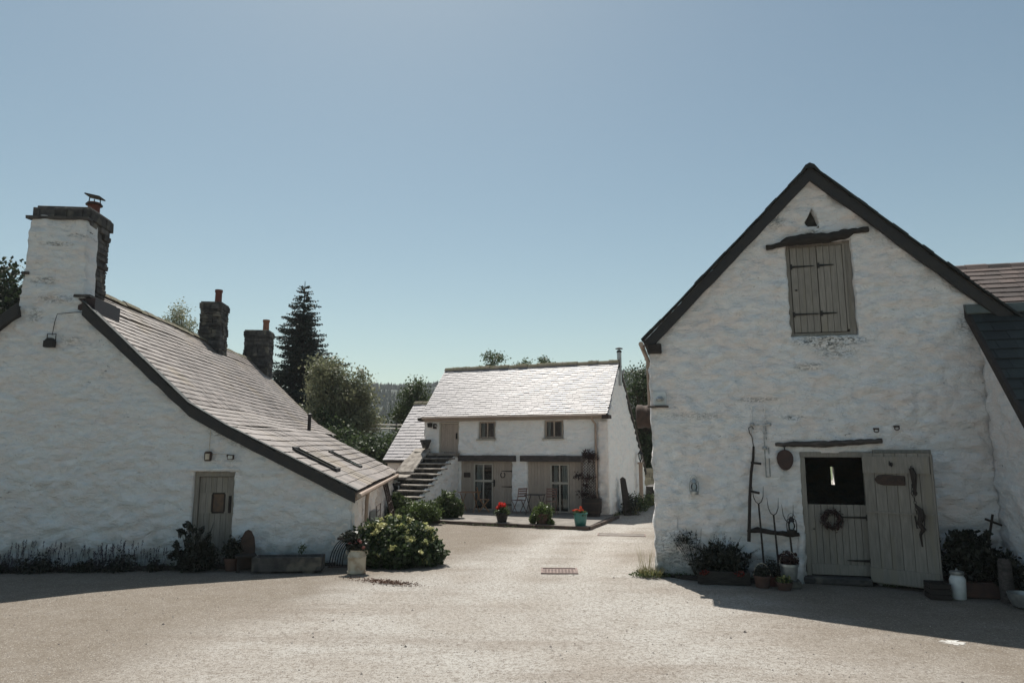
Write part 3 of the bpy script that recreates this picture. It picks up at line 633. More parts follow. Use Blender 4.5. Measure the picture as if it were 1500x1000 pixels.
# stone trough
t = thing('stone_trough', 'long low stone trough at the foot of the cottage wall', 'trough', fr(LEFT, YL, -1.08, -0.75), YL)
m = MB(); m.tag = 0; m.box((-0.66, -0.2, 0.03), (0.66, -0.15, 0.30)); m.box((-0.66, 0.15, 0.03), (0.66, 0.2, 0.30)); m.box((-0.66, -0.149, 0.03), (-0.60, 0.149, 0.30)); m.box((0.60, -0.149, 0.03), (0.66, 0.149, 0.30)); m.box((-0.6, -0.149, 0.03), (0.6, 0.149, 0.12)); m.build('basin', M['stone'], t, bevel=0.012)
for x in (-0.4, 0.4): m = MB(); m.box((x - 0.1, -0.17, -0.01), (x + 0.1, 0.17, 0.029)); m.build('foot', M['stone'], t)
# carved wooden board on a bench end
t = thing('garden_seat', 'dark wooden seat end with a tall rounded back board, right of the cottage door', 'seat', fr(LEFT, YL, -1.98, -0.42), YL + 0.35)
m = MB(); m.prism([(-0.13, 0.0), (0.13, 0.0), (0.15, 0.42), (0.12, 0.62), (0.06, 0.74), (0, 0.77), (-0.06, 0.74), (-0.12, 0.62), (-0.15, 0.42)], -0.03, 0.02); m.build('backrest', M['rust'], t, bevel=0.008)
m = MB(); m.box((-0.24, -0.34, 0.27), (0.16, -0.035, 0.31)); m.build('seat', M['darkwood'], t, bevel=0.006)
m = MB(); m.box((-0.20, -0.31, 0.0), (-0.14, -0.25, 0.27)); m.build('leg', M['darkwood'], t)
m = MB(); m.box((0.07, -0.31, 0.0), (0.13, -0.25, 0.27)); m.build('leg', M['darkwood'], t)
# hay rack: quarter-round iron manger
t = thing('hay_rack', 'rusty quarter-round iron hay rack leaning at the cottage corner behind the churn', 'hay rack', fr(LEFT, YL, -0.13, -0.42), YL)
m = MB()
for k in range(6):
    o = k * 0.055; pts = [(-0.22 + o * 0.9 + 0.42 * (1 - math.cos(a)) * (1 - k * 0.1) * .75, -0.06 + 0.012 * k, 0.02 + (0.56 - o * 0.35) * math.sin(a)) for a in [i * PI / 16 for i in range(9)]]
    m.tube(pts, 0.011, 6)
m.build('bar', M['iron'], t, True)
m = MB(); m.tube([(-0.25, -0.06, 0.03), (0.22, -0.04, 0.03)], 0.014, 6); m.build('foot_rail', M['rust'], t); m = MB(); m.box((-0.08, -0.08, 0.555), (0.32, 0.04, 0.60)); m.build('frame', M['rust'], t)
# churn with geraniums
t = thing('milk_churn', 'tall cream painted milk churn used as a planter by the cottage corner', 'milk churn', (-3.02, 13.78, 0))
m = MB(); m.lathe([(0.175, 0), (0.18, 0.015), (0.18, 0.04), (0.17, 0.05), (0.175, 0.28), (0.182, 0.29), (0.182, 0.31), (0.172, 0.32), (0.160, 0.37), (0.145, 0.40), (0.142, 0.42), (0.152, 0.435), (0.125, 0.435), (0.12, 0.33)], 32); m.build('body', M['creampaint'], t, True)
for sg in (-1, 1):
    m = MB(); m.tube([(sg * 0.165, 0, 0.34), (sg * 0.21, 0, 0.36), (sg * 0.20, 0, 0.41), (sg * 0.145, 0, 0.41)], 0.010, 6); m.build('handle', M['creampaint'], t, True)
t = thing('geranium', 'leggy geranium with faded pink flowers growing in the cream milk churn', 'plant', (-3.04, 13.79, 0.40))
mb = foliage(900, (0.02, 0, 0.10), (0.24, 0.2, 0.14), 0.05, rnd, 0.1); foliage(260, (-0.12, 0, 0.28), (0.22, 0.15, 0.12), 0.045, rnd, 0.1, mb=mb); mb.build('leaves', M['leaf_shade'], t)
mb = MB()
for k in range(16): a = rnd.uniform(-0.25, 0.2); mb.tube([(a * 0.3, rnd.uniform(-.05, .05), 0), (a, rnd.uniform(-.1, .1), rnd.uniform(0.18, 0.42))], 0.005, 4)
mb.build('stems', M['leaf_mid'], t)
mb = MB()
for k in range(7): foliage(26, (rnd.uniform(-0.16, 0.2), rnd.uniform(-0.2, -0.05), rnd.uniform(0.02, 0.25)), (0.035, 0.035, 0.03), 0.025, rnd, 0.1, mb=mb)
mb.build('flowers', M['flower_pink'], t)

def spikes(mb, c, n, r, h, rnd, w=0.006, bend=0.2):
    for k in range(n):
        a = rnd.random() * 6.28; q = r * math.sqrt(rnd.random()); b = Vector((c[0] + q * math.cos(a), c[1] + q * math.sin(a) * 0.6, c[2]))
        l = h * rnd.uniform(0.6, 1.1); d = Vector((math.cos(a) * bend * rnd.random() + rnd.uniform(-.1, .1), math.sin(a) * bend * rnd.random(), 1)).normalized()
        side = Vector((rnd.gauss(0, 1), rnd.gauss(0, 1), 0)).normalized() * w
        m1 = b + d * l * 0.6; tip = b + d * l + Vector((d.x, d.y, -0.2)) * l * 0.12
        mb.add([b - side, b + side, m1 + side * .8, m1 - side * .8], [(0, 1, 2, 3)], rnd.random()); mb.add([m1 - side * .8, m1 + side * .8, tip], [(0, 1, 2)], rnd.random())
# catmint clumps along the gable
clumps = [(-7.55, 0.45, 0.20, 0.18, 'low straggly catmint at the far left foot of the cottage wall'), (-6.75, 0.50, 0.24, 0.30, 'spreading catmint at the wall foot, second clump from the left edge'),
          (-5.95, 0.55, 0.34, 0.46, 'tallest and widest catmint clump flowering against the cottage wall'), (-5.05, 0.42, 0.26, 0.40, 'catmint clump between the tallest one and the small one near the door'),
          (-4.42, 0.40, 0.34, 0.42, 'dark bushy catmint left of the small clump near the door'), (-3.75, 0.20, 0.26, 0.36, 'small sparse catmint clump left of the shrub at the cottage door')]
for (x, r, h, fh, lab) in clumps:
    t = thing('catmint', lab, 'plant', fr(LEFT, YL, x, -0.36), YL, 'catmint clumps along the cottage wall')
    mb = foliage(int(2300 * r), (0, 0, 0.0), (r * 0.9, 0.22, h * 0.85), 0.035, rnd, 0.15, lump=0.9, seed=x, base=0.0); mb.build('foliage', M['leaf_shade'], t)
    mb = MB(); mb.leafy = True
    for k in range(int(90 * r)):
        bx = rnd.uniform(-r, r) * 0.95; by = rnd.uniform(-0.15, 0.12); tz = h * 0.6 + fh * rnd.uniform(0.25, 0.9); lx = bx + rnd.uniform(-0.08, 0.08)
        mb.tube([(bx, by, 0.05), (lx, by, tz)], 0.0028, 3, cap=False)
        for q in range(7): mb.leaf(Vector((lx, by, tz - q * 0.016)) + Vector((rnd.uniform(-.012, .012), rnd.uniform(-.012, .012), 0)), 0.02, rnd)
    mb.build('flower_spikes', M['flower_mauve'], t)
# shrub at the door
t = thing('shrub', 'tall leafy dark shrub growing in front of the cottage door', 'shrub', fr(LEFT, YL, -2.98, -0.48), YL)
mb = MB()
for k in range(26):
    a = rnd.random() * 6.28; r = rnd.uniform(0.05, 0.42); top = Vector((r * math.cos(a), r * math.sin(a) * 0.6, rnd.uniform(0.45, 0.92)))
    mb.tube([(top.x * 0.3, top.y * 0.3, 0), (top.x * 0.7, top.y * 0.7, top.z * 0.6), top], [0.010, 0.007, 0.003], 5)
mb.build('stems', M['leaf_shade'], t)
mb = foliage(1500, (0.05, 0, 0.24), (0.44, 0.26, 0.30), 0.05, rnd, 0.05, lump=0.8, seed=4, long=2.4, base=0)
for k in range(26):
    a = rnd.uniform(-0.42, 0.44); foliage(26, (a, rnd.uniform(-.15, .1), rnd.uniform(0.42, 0.92) - abs(a + 0.12) * 0.55), (0.07, 0.07, 0.09), 0.045, rnd, 0.1, long=2.2, mb=mb)
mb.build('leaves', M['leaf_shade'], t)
t = thing('potted_plant', 'small dark potted plant beside the wooden seat at the cottage door', 'plant', fr(LEFT, YL, -2.24, -0.5), YL)
m = MB(); m.lathe([(0.11, 0), (0.15, 0.2), (0.16, 0.2), (0.16, 0.24), (0.13, 0.24), (0.12, 0.18)], 20); m.build('pot', M['clay'], t, True)
foliage(700, (0, 0, 0.40), (0.21, 0.18, 0.24), 0.045, rnd, 0.1, lump=0.5).build('leaves', M['leaf_shade'], t)
t = thing('weed', 'spindly weed rising behind the stone trough', 'plant', fr(LEFT, YL, -0.95, -0.35), YL)
mb = MB(); mb.tube([(0, 0, 0), (0.02, 0, 0.3), (0, 0, 0.52)], 0.004, 4); mb.tube([(0.02, 0, 0.3), (0.09, 0, 0.44)], 0.003, 4); mb.build('stems', M['leaf_mid'], t)
foliage(70, (0.02, 0, 0.36), (0.09, 0.05, 0.17), 0.03, rnd, 0.1).build('leaves', M['leaf_mid'], t)

# things against the cottage's right wall
t = thing('meter_box', 'white wire basket with a grey meter on the cottage side wall', 'meter box', fr(LEFT, YL, 0.16, 3.0, 0.52), YL - PI / 2 + PI)
m = MB(); m.box((-0.5, -0.10, 0), (0.5, 0.10, 0.03)); 
for x in (-0.5, 0.5): m.tube([(x, -0.1, 0), (x, -0.1, 0.45)], 0.012, 5)
for z in (0.15, 0.3, 0.45): m.tube([(-0.5, -0.1, z), (0.5, -0.1, z)], 0.010, 5)
m.build('basket', M['rust'], t)
m = MB(); m.box((-0.25, -0.08, 0.035), (0.25, 0.08, 0.32)); m.build('meter', M['zinc'], t, bevel=0.02)
t = thing('harrow', 'tall rusty iron harrow frame leaning against the cottage side wall', 'harrow', fr(LEFT, YL, 0.45, 6.3, 0), YL)
m = MB()
for y in (-0.55, 0.0, 0.55): m.tube([(0.02, y, 0), (-0.36, y - 0.15, 1.50)], 0.028, 6)
for k in range(5): z = 0.25 + k * 0.26; m.tube([(0.02 - 0.38 * z / 1.5, -0.55 - 0.1 * z, z), (0.02 - 0.38 * z / 1.5, 0.55 - 0.1 * z, z)], 0.018, 6)
m.build('frame', M['rust'], t)

#@@MID
# ------------------------------------------------------------------ middle building (byre)
rnd = random.Random(23)
byre = thing('byre', 'two-storey whitewashed stone byre with a pale slate roof at the back of the yard', 'byre', (MID[0], MID[1], 0), YM)
holes = [[(-6.77, 2.19), (-5.88, 2.19), (-5.88, 3.39), (-6.77, 3.39)], [(-5.09, 2.71), (-4.34, 2.71), (-4.34, 3.38), (-5.09, 3.38)], [(-2.42, 2.72), (-1.65, 2.72), (-1.65, 3.39), (-2.42, 3.39)],
         [(-5.82, 0.0), (-3.67, 0.0), (-3.67, 1.90), (-5.82, 1.90)], [(-3.07, 0.0), (-0.91, 0.0), (-0.91, 1.90), (-3.07, 1.90)]]
wall_mesh('front_wall', [(-7.40, 0), (0, 0), (0, 3.44), (-7.40, 3.44)], holes, M['white_mid'], byre, 0.08, 0.35, 0.9, 12.0, edge=0.02)
EZ, RY, RZM = 3.58, 1.78, 5.66
wall_mesh('gable_wall', [(0.0, 0), (6.45, 0), (6.45, 1.40), (5.4, 2.38), (RY, 5.50), (0.0, 3.42)], [], M['white_mid'], byre, 0.1, 0.35, 1.0, 15.0, place=facing_x(-0.005), edge=0.0)
m = MB(); m.box((-7.38, 6.1, 0), (-0.36, 6.44, 1.3)); m.build('back_wall', M['white_mid'], byre)
wall_mesh('gable_wall', [(0.36, 0), (6.1, 0), (6.1, 1.40), (RY, 5.42), (0.36, 3.7)], [], M['white_mid'], byre, 0.3, 0.3, 0.6, 16.0, place=facing_mx(-7.39, 0.36 + 6.1) if False else Matrix(((0, 1, 0, -7.39), (1, 0, 0, 0), (0, 0, 1, 0), (0, 0, 0, 1))), edge=0.0)
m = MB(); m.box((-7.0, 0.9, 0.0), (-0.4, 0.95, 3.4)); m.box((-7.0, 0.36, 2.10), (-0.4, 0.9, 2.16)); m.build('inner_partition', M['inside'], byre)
m = MB()
up = Vector((0, RY + 0.28, RZM - EZ)); slates(m, (-7.44, -0.28, EZ), (1, 0, 0), up, 7.51, up.length, 0.112, 0.24, rnd, lift=0.016, sag=0.012)
m.build('slates', M['slate_mid'], byre)
m = MB(); up = Vector((0, RY - 6.6, RZM - 1.32)); slates(m, (0.07, 6.6, 1.32), (-1, 0, 0), up, 7.51, up.length, 0.22, 0.3, rnd); m.build('slates', M['slate'], byre)
m = MB()
def roofprism(mb, x0, x1, yz):
    n = len(yz); vs = [(x0, y, z) for y, z in yz] + [(x1, y, z) for y, z in yz]
    mb.add(vs, [list(range(n)), list(range(2 * n - 1, n - 1, -1))] + [[i + n, (i + 1) % n + n, (i + 1) % n, i] for i in range(n)])
roofprism(m, -7.42, 0.05, [(-0.26, EZ - 0.02), (RY, RZM - 0.02), (6.58, 1.29), (6.55, 1.22), (RY, RZM - 0.10), (-0.22, EZ - 0.09)])
m.build('roof_deck', M['board'], byre)
m = MB(); ridge_tiles(m, (-7.44, RY, RZM + 0.05), (0.08, RY, RZM + 0.05), rnd, 0.12, 0.4); m.build('ridge_tile', M['ridge'], byre)
# moss tufts along the ridge
mb = MB(); 
for k in range(50): x = rnd.uniform(-7.35, 0); foliage(9, (x, RY + rnd.uniform(-.06, .06), RZM + 0.08), (0.09, 0.06, 0.018), 0.022, rnd, 0.1, mb=mb)
tag(mb.build('moss', M['straw'], byre), kind='stuff')
m = MB(); m.box((-7.45, -0.17, 3.40), (-0.02, -0.06, 3.53)); m.box((-7.4, -0.058, 3.405), (-0.02, 0.02, 3.50)); m.build('fascia_board', M['tan'], byre)
m = MB(); m.tube([(-7.42, -0.30, 3.52), (0.03, -0.30, 3.52)], 0.05, 8); m.build('gutter', M['pvc'], byre)
m = MB(); m.tube([(-0.52, -0.30, 3.50), (-0.50, -0.2, 3.36), (-0.42, -0.12, 3.22), (-0.42, -0.10, 0.1)], 0.04, 8)
for z in (1.0, 2.2): m.box((-0.48, -0.13, z), (-0.36, -0.02, z + 0.03))
m.build('downpipe', M['pvc'], byre)
m = MB(); m.box((-7.52, -0.38, 3.42), (-7.38, 0.10, 3.54), jit=0.015); m.build('kneeler', M['oldwood'], byre)
m = MB(); m.box((-0.10, -0.40, 3.40), (0.12, 0.06, 3.53), jit=0.015); m.build('kneeler', M['rust'], byre)
# right corner strip of pinkish plaster
wall_mesh('corner_buttress', [(-0.34, 0), (0.0, 0), (0.0, 3.36), (-0.34, 3.36)], [], M['white_pink'], byre, 0.08, 0.1, 1.2, 19.0, place=Matrix.Translation((0.0, -0.10, 0)), edge=0.03)
# flue
m = MB(); m.tube([(0.02, 1.98, 4.75), (0.02, 1.98, 6.05)], 0.085, 14); fl = m.build('flue', M['steel'], byre, True)
m = MB(); m.lathe([(0.10, 0), (0.10, 0.05), (0.07, 0.09)], 14, (0.02, 1.98, 6.04)); m.lathe([(0.15, 0.0), (0.14, 0.025), (0.02, 0.06)], 14, (0.02, 1.98, 6.18)); m.tube([(0.02, 1.98, 6.1), (0.02, 1.98, 6.2)], 0.02, 6); m.build('cowl', M['iron'], fl, True)
# lintels
for (a, b) in ((-5.90, -3.50), (-3.32, -0.86)):
    m = MB(); n = 14
    for i in range(n):
        x0 = a + (b - a) * i / n; x1 = a + (b - a) * (i + 1) / n
        z0 = 1.885 + 0.012 * noise.noise(Vector((x0 * 2, 0, 1))); z1 = 2.105 + 0.02 * noise.noise(Vector((x0 * 2, 5, 1)))
        m.box((x0, -0.10, z0), (x1 + 0.002, 0.30, z1), 0.5)
    m.build('lintel', M['greywood'], byre)
def window(parent, x0, x1, z0, z1, y=0.10, n=2, mat=None, rail=None, name='window', curt=None):
    mat = mat or M['cream']; m = MB(); f = 0.05
    m.box((x0, y, z0), (x0 + f, y + .06, z1)); m.box((x1 - f, y, z0), (x1, y + .06, z1)); m.box((x0 + f, y + .002, z0), (x1 - f, y + .058, z0 + f)); m.box((x0 + f, y + .002, z1 - f), (x1 - f, y + .058, z1))
    for k in range(1, n): xx = x0 + (x1 - x0) * k / n; m.box((xx - .025, y + .004, z0 + f), (xx + .025, y + .056, z1 - f))
    if rail: m.box((x0 + f, y + .006, rail - .04), (x1 - f, y + .054, rail + .04))
    w = m.build(name, mat, parent, bevel=0.004)
    m = MB(); m.box((x0 + f, y + .028, z0 + f), (x1 - f, y + .034, z1 - f)); m.build('pane', M['glass'], w)
    if curt:
        for (c0, c1, cz0, tie) in curt:
            m = MB(); k = 14; vs = []; 
            for i in range(k + 1):
                u = i / k; xx = c0 + (c1 - c0) * u; yy = y + 0.14 + 0.02 * math.sin(u * 18)
                vs.append((xx, yy, z1 - 0.04)); xb = c0 + (c1 - c0) * u * tie; vs.append((xb, yy, cz0))
            m.add(vs, [(2 * i, 2 * i + 2, 2 * i + 3, 2 * i + 1) for i in range(k)]); m.build('curtain', M['fabric'], w)
    return w
w = window(byre, -5.05, -4.38, 2.74, 3.37, 0.08, 2, M['tan'], curt=[(-5.0, -4.86, 2.75, 0.8), (-4.43, -4.53, 2.75, 0.8)])
m = MB(); m.box((-5.12, -0.07, 2.66), (-4.32, 0.12, 2.72)); m.build('window_sill', M['cream'], byre, bevel=0.006)
w = window(byre, -2.38, -1.69, 2.75, 3.38, 0.08, 2, M['tan'], curt=[(-2.33, -2.2, 2.75, 0.8), (-1.74, -1.84, 2.75, 0.8)])
m = MB(); m.box((-2.46, -0.07, 2.67), (-1.62, 0.12, 2.73)); m.build('window_sill', M['cream'], byre, bevel=0.006)
# upper door
m = MB(); m.box((-6.77, 0.04, 2.2), (-6.71, 0.12, 3.37)); m.box((-5.94, 0.04, 2.2), (-5.88, 0.12, 3.37)); m.box((-6.71, 0.042, 3.31), (-5.94, 0.118, 3.37)); m.build('door_frame', M['cream'], byre)
m = MB(); plank_panel(m, -6.70, -5.95, 2.21, 3.30, 0.07, 0.11, 8, rnd); d = m.build('door', M['tan'], byre)
m = MB(); m.box((-6.04, 0.03, 2.72), (-5.99, 0.07, 2.95)); m.build('handle', M['iron'], d)
# lower fronts: boarded infill with glazed doors
def infill(x0, x1, gx0, gx1):
    m = MB(); n1 = max(2, round((gx0 - x0) / 0.12)); n2 = max(2, round((x1 - gx1) / 0.12))
    plank_panel(m, x0, gx0, 0.08, 1.89, 0.10, 0.14, n1, rnd); plank_panel(m, gx1, x1, 0.08, 1.89, 0.10, 0.14, n2, rnd)
    m.box((gx0 + .001, 0.10, 1.80), (gx1 - .001, 0.14, 1.89)); return m.build('boarding', M['tan'], byre)
i1 = infill(-5.82, -3.67, -5.28, -4.47)
g1 = window(byre, -5.275, -4.475, 0.08, 1.80, 0.07, 2, M['cream'], rail=1.15, name='glazed_door', curt=[(-5.2, -4.92, 0.2, 0.35)])
m = MB(); m.box((-4.44, 0.05, 0.95), (-4.40, 0.10, 1.2)); m.tube([(-4.42, 0.05, 1.12), (-4.50, 0.03, 1.12)], 0.012, 6); m.build('handle', M['iron'], g1)
for z in (1.52, 0.95, 0.30): strap_hinge(i1, -3.70, z, 0.45, 0.098, -1)
i2 = infill(-3.07, -0.91, -2.20, -1.48)
g2 = window(byre, -2.195, -1.485, 0.08, 1.80, 0.07, 2, M['cream'], rail=1.12, name='glazed_door', curt=[(-2.1, -1.95, 0.2, 0.9), (-1.55, -1.78, 0.2, 0.9)])
# plaque, horseshoe, upper lamps
t = wallthing(MID, YM, 'plaque', 'small grey metal plaque on the boards left of the first glazed door', 'sign', -5.56, 0.09, 1.36)
m = MB(); m.box((-0.14, -0.012, -0.09), (0.14, 0.0, 0.09)); m.build('plate', M['rust'], t, bevel=0.004)
m = MB()
for k in range(3): m.box((-0.09 + 0.02 * k, -0.016, 0.045 - 0.05 * k), (0.09 - 0.02 * k, -0.0125, 0.055 - 0.05 * k))
m.build('lettering', M['greywood'], t)
t = wallthing(MID, YM, 'horseshoe', 'iron horseshoe nailed to the boards right of the first glazed door', 'horseshoe', -4.08, 0.085, 1.38)
m = MB(); pts = [(0.085 * math.sin(a), 0, -0.10 * math.cos(a)) for a in [(-2.5 + 5.0 * i / 14) for i in range(15)]]; m.tube(pts, 0.016, 6); m.build('shoe', M['iron'], t)
t = wallthing(MID, YM, 'wall_lamp', 'round black bulkhead lamp left of the upper stair door', 'lamp', -6.86, -0.06, 3.22)
m = MB(); m.box((-0.10, -0.10, -0.10), (0.02, 0.03, 0.10)); m.build('lamp_body', M['iron'], t, bevel=0.02)
m = MB(); m.lathe([(0.05, 0), (0.06, 0.04), (0.03, 0.08)], 12, (0.04, -0.08, -0.02)); m.build('globe', M['zinc'], t, True)
t = wallthing(MID, YM, 'alarm_box', 'small black box high at the left corner of the byre', 'box', -7.12, -0.04, 3.25)
m = MB(); m.prism([(-0.07, -0.07), (0.07, -0.07), (0.09, 0.10), (-0.09, 0.10)], -0.12, 0.0); m.build('case', M['iron'], t, bevel=0.01)

# left annex of the byre
ann = thing('outhouse', 'low whitewashed outhouse with a slate roof joined to the left end of the byre', 'outhouse', (MID[0], MID[1], 0), YM)
wall_mesh('front_wall', [(-9.05, 0), (-7.42, 0), (-7.42, 1.84), (-9.05, 1.84)], [[(-8.05, 1.28), (-7.72, 1.28), (-7.72, 1.80), (-8.05, 1.80)]], M['white_pink'], ann, 0.1, 0.3, 0.9, 31.0)
m = MB(); m.box((-9.05, 0.31, 0), (-8.75, 4.2, 1.8)); m.prism([(-9.05, 0), (-7.45, 0), (-7.45, 1.8), (-9.05, 1.8)], 4.2, 4.5); m.build('back_wall', M['white_pink'], ann)
m = MB(); roofprism(m, -9.05, -8.8, [(0.1, 1.75), (2.2, 4.05), (4.4, 1.75)]); m.build('gable_wall', M['white_pink'], ann)
m = MB(); up = Vector((0, 2.45, 2.42)); slates(m, (-9.15, -0.22, 1.90), (1, 0, 0), up, 1.72, up.length, 0.17, 0.26, rnd); m.build('slates', M['slate_mid'], ann)
m = MB(); roofprism(m, -9.13, -7.44, [(-0.2, 1.88), (2.23, 4.29), (4.7, 1.85), (4.65, 1.78), (2.23, 4.2), (-0.15, 1.80)]); m.build('roof_deck', M['board'], ann)
m = MB(); ridge_tiles(m, (-9.17, 2.23, 4.36), (-7.44, 2.23, 4.36), rnd, 0.13, 0.4); m.build('ridge_tile', M['ridge'], ann)
m = MB(); m.box((-9.1, -0.14, 1.78), (-7.45, -0.07, 1.86)); m.build('fascia_board', M['tan'], ann)
m = MB(); m.box((-8.05, 0.1, 1.28), (-7.72, 0.14, 1.80)); m.build('shutter', M['tan'], ann)

# stone stair
st = thing('stone_stair', 'outside stair of rough stone slabs climbing to the upper door of the byre', 'stair', fr(MID, YM, -6.45, 0, 0), YM)
NS, RUN, TOP = 11, 3.55, 2.19
m = MB()
m.box((-0.62, -0.42, TOP - 0.10), (0.62, -0.04, TOP), 0.3, jit=0.015)
for k in range(NS):
    z = TOP - (k + 1) * TOP / (NS + 1); y1 = -0.42 - k * RUN / NS + 0.06; y0 = y1 - RUN / NS - 0.10; jx = rnd.uniform(-.05, .07)
    x0, x1 = -0.60 + 0.012 * k, 0.58 + jx - 0.02 * k * 0
    nseg = 5; vs = []; 
    # slab with an uneven nosing
    fr_pts = [(x0 + (x1 - x0) * i / nseg, y0 + rnd.uniform(-.03, .03)) for i in range(nseg + 1)]
    bot = [(a, b, z - 0.05 + rnd.uniform(-.01, .01)) for a, b in fr_pts] + [(x1, y1, z - 0.05), (x0, y1, z - 0.05)]
    topv = [(a, b + 0.015, z + rnd.uniform(-.012, .012)) for a, b in fr_pts] + [(x1, y1, z), (x0, y1, z)]
    n = len(bot); m.add(bot + topv, [list(range(n))[::-1], list(range(n, 2 * n))] + [[i, (i + 1) % n, (i + 1) % n + n, i + n] for i in range(n)], rnd.random())
m.build('step', M['stone_light'], st, bevel=0.012)
m = MB()      # rubble risers set back under the slabs, coloured dark to stand for their shade
for k in range(NS):
    z = TOP - (k + 1) * TOP / (NS + 1); y1 = -0.42 - k * RUN / NS
    x = -0.55
    while x < 0.44:
        w = rnd.uniform(0.15, 0.3); m.box((x, y1 - RUN / NS + 0.05 + rnd.uniform(0, .03), z - TOP / (NS + 1) + 0.01), (min(x + w - .01, 0.47), y1 + 0.1, z - 0.05), rnd.random(), jit=0.01); x += w
m.box((-0.55, -0.5, 1.3), (0.5, -0.03, TOP - 0.11), 0.2); m.build('riser', M['stone'], st)
# right flank: whitewashed side wall following the steps
poly = [(0.03, 0), (0.42 + RUN - 0.1, 0)]; 
prof_ = [(0.42 + RUN - 0.1, 0.12)] + [(0.42 + RUN - 0.3 - i * (RUN - .2) / 10, 0.12 + (TOP - 0.3) * (i + 0.4) / 10) for i in range(10)] + [(0.3, TOP - 0.11), (0.03, TOP - 0.11)]
wall_mesh('flank_wall', poly + prof_, [], M['white_mid'], st, 0.08, 0.16, 1.0, 41.0, place=Matrix(((0, -1, 0, 0.55), (-1, 0, 0, 0), (0, 0, 1, 0), (0, 0, 0, 1))), edge=0.03)
# left parapet with slab coping
m = MB(); stone_stack(m, -1.15, -0.62, -1.95, -1.35, 0, 1.30, rnd, 0.12)
for i in range(4):
    y1 = -0.05 - i * 0.36; z1 = 2.42 - i * 0.24
    m.box((-1.16, y1 - 0.36, 0), (-0.66, y1, z1 - 0.20), rnd.random(), jit=0.02)
m.build('parapet', M['stone'], st, bevel=0.012)
def slab(mb, xa, xb, y1, z1, y0, z0, th=0.09, jit=0.03):
    j = lambda: rnd.uniform(-jit, jit)
    n = 4; near = [(xa + (xb - xa) * i / n, y0 + j(), z0) for i in range(n + 1)]; far = [(xb - (xb - xa) * i / n, y1 + j(), z1) for i in range(n + 1)]
    top = near + far; k = len(top)
    mb.add([(x, y, z - th) for x, y, z in top] + [(x, y, z + j() * .3) for x, y, z in top], [list(range(k))[::-1], list(range(k, 2 * k))] + [[i, (i + 1) % k, (i + 1) % k + k, i + k] for i in range(k)], rnd.random())
for (xa, xb, y1, z1, y0, z0) in ((-1.28, -0.56, -0.18, 2.36, -0.85, 1.95), (-1.30, -0.56, -0.86, 1.97, -1.52, 1.52), (-1.95, -0.54, -1.45, 1.42, -2.05, 1.33)):
    m = MB(); slab(m, xa, xb, y1, z1, y0, z0); m.build('coping', M['stone_light'], st, bevel=0.015)
wall_mesh('return_wall', [(-1.90, 0), (-0.88, 0), (-0.88, 1.28), (-1.90, 1.28)], [], M['white_mid'], st, 0.08, 0.3, 1.0, 43.0, place=Matrix.Translation((0, -1.92, 0)))
t = wallthing(MID, YM, 'stone_urn', 'dark square stone block at the head of the stair parapet', 'urn', -7.18, -0.30, 2.36)
m = MB(); m.lathe([(0.13, 0), (0.15, 0.05), (0.22, 0.24), (0.25, 0.26), (0.25, 0.34), (0.2, 0.34), (0.17, 0.2)], 4, tint=0.3); m.build('bowl', M['stone'], t, bevel=0.01)

# patio
m = MB(); pts = [(-5.6, -3.9), (0.30, -3.85), (0.15, 0.0), (-5.86, 0.0)]
n = len(pts); m.add([(x, y, -0.02) for x, y in pts] + [(x, y, 0.085) for x, y in pts], [list(range(n))[::-1], list(range(n, 2 * n))] + [[i, (i + 1) % n, (i + 1) % n + n, i + n] for i in range(n)])
M['patio'] = pm("patio_gravel", (0.22, 0.20, 0.18), (0.15, 0.135, 0.12), 3, 0.95, 0.8, 40)
M['kerb'] = pm("kerb", (0.10, 0.07, 0.055), (0.06, 0.045, 0.04), 3, 0.95, 0.8, 20, tint=0.2)
pt = m.build('patio', M['patio']); pt.location = (MID[0], MID[1], 0); pt.rotation_euler = (0, 0, YM); tag(pt, 'narrow raised gravel patio along the front of the byre', kind='structure')
m = MB(); x = -5.7
while x < 0.28:
    w = rnd.uniform(0.5, 0.9); x1 = min(x + w, 0.34); m.box((x + .004, -3.97, -0.02), (x1 - .004, -3.90, 0.088), rnd.random(), jit=0.006); x += w
y = -3.86
while y < -0.2: m.box((0.31, y + .006, -0.02), (0.39, y + 0.6, 0.088), rnd.random(), jit=0.006); y += 0.62
kb = m.build('kerb', M['kerb'], None, bevel=0.01); kb.location = (MID[0], MID[1], 0); kb.rotation_euler = (0, 0, YM); tag(kb, 'low stone kerb round the edge of the patio', kind='structure')

# pots and plants on the patio
def midthing(name, label, cat, x, y, z=0.085, rz=0, group=None): return thing(name, label, cat, fr(MID, YM, x, y, z), YM + rz, group)
G = 'flower pots along the patio edge'
t = midthing('flower_pot', 'dark glazed pot at the patio edge holding a bright red geranium', 'flower pot', -2.55, -3.62, group=G)
m = MB(); m.lathe([(0.14, 0), (0.2, 0.25), (0.21, 0.28), (0.19, 0.30), (0.16, 0.28)], 20); m.build('pot', M['iron'], t, True)
t2 = midthing('geranium', 'bright red geranium growing in the dark glazed pot', 'plant', -2.55, -3.62, 0.33)
foliage(700, (0, 0, 0.08), (0.25, 0.25, 0.20), 0.05, rnd, 0.1, lump=.4).build('leaves', M['leaf_mid'], t2)
mb = MB(); foliage(170, (0.02, -0.06, 0.28), (0.13, 0.12, 0.09), 0.045, rnd, 0.1, mb=mb); foliage(60, (-0.1, -0.1, 0.20), (0.06, 0.06, 0.05), 0.04, rnd, 0.1, mb=mb); mb.build('flowers', M['flower_red'], t2)
t = midthing('flower_pot', 'broad dark pot in the middle of the patio edge hidden by a round bush', 'flower pot', -1.2, -3.6, group=G)
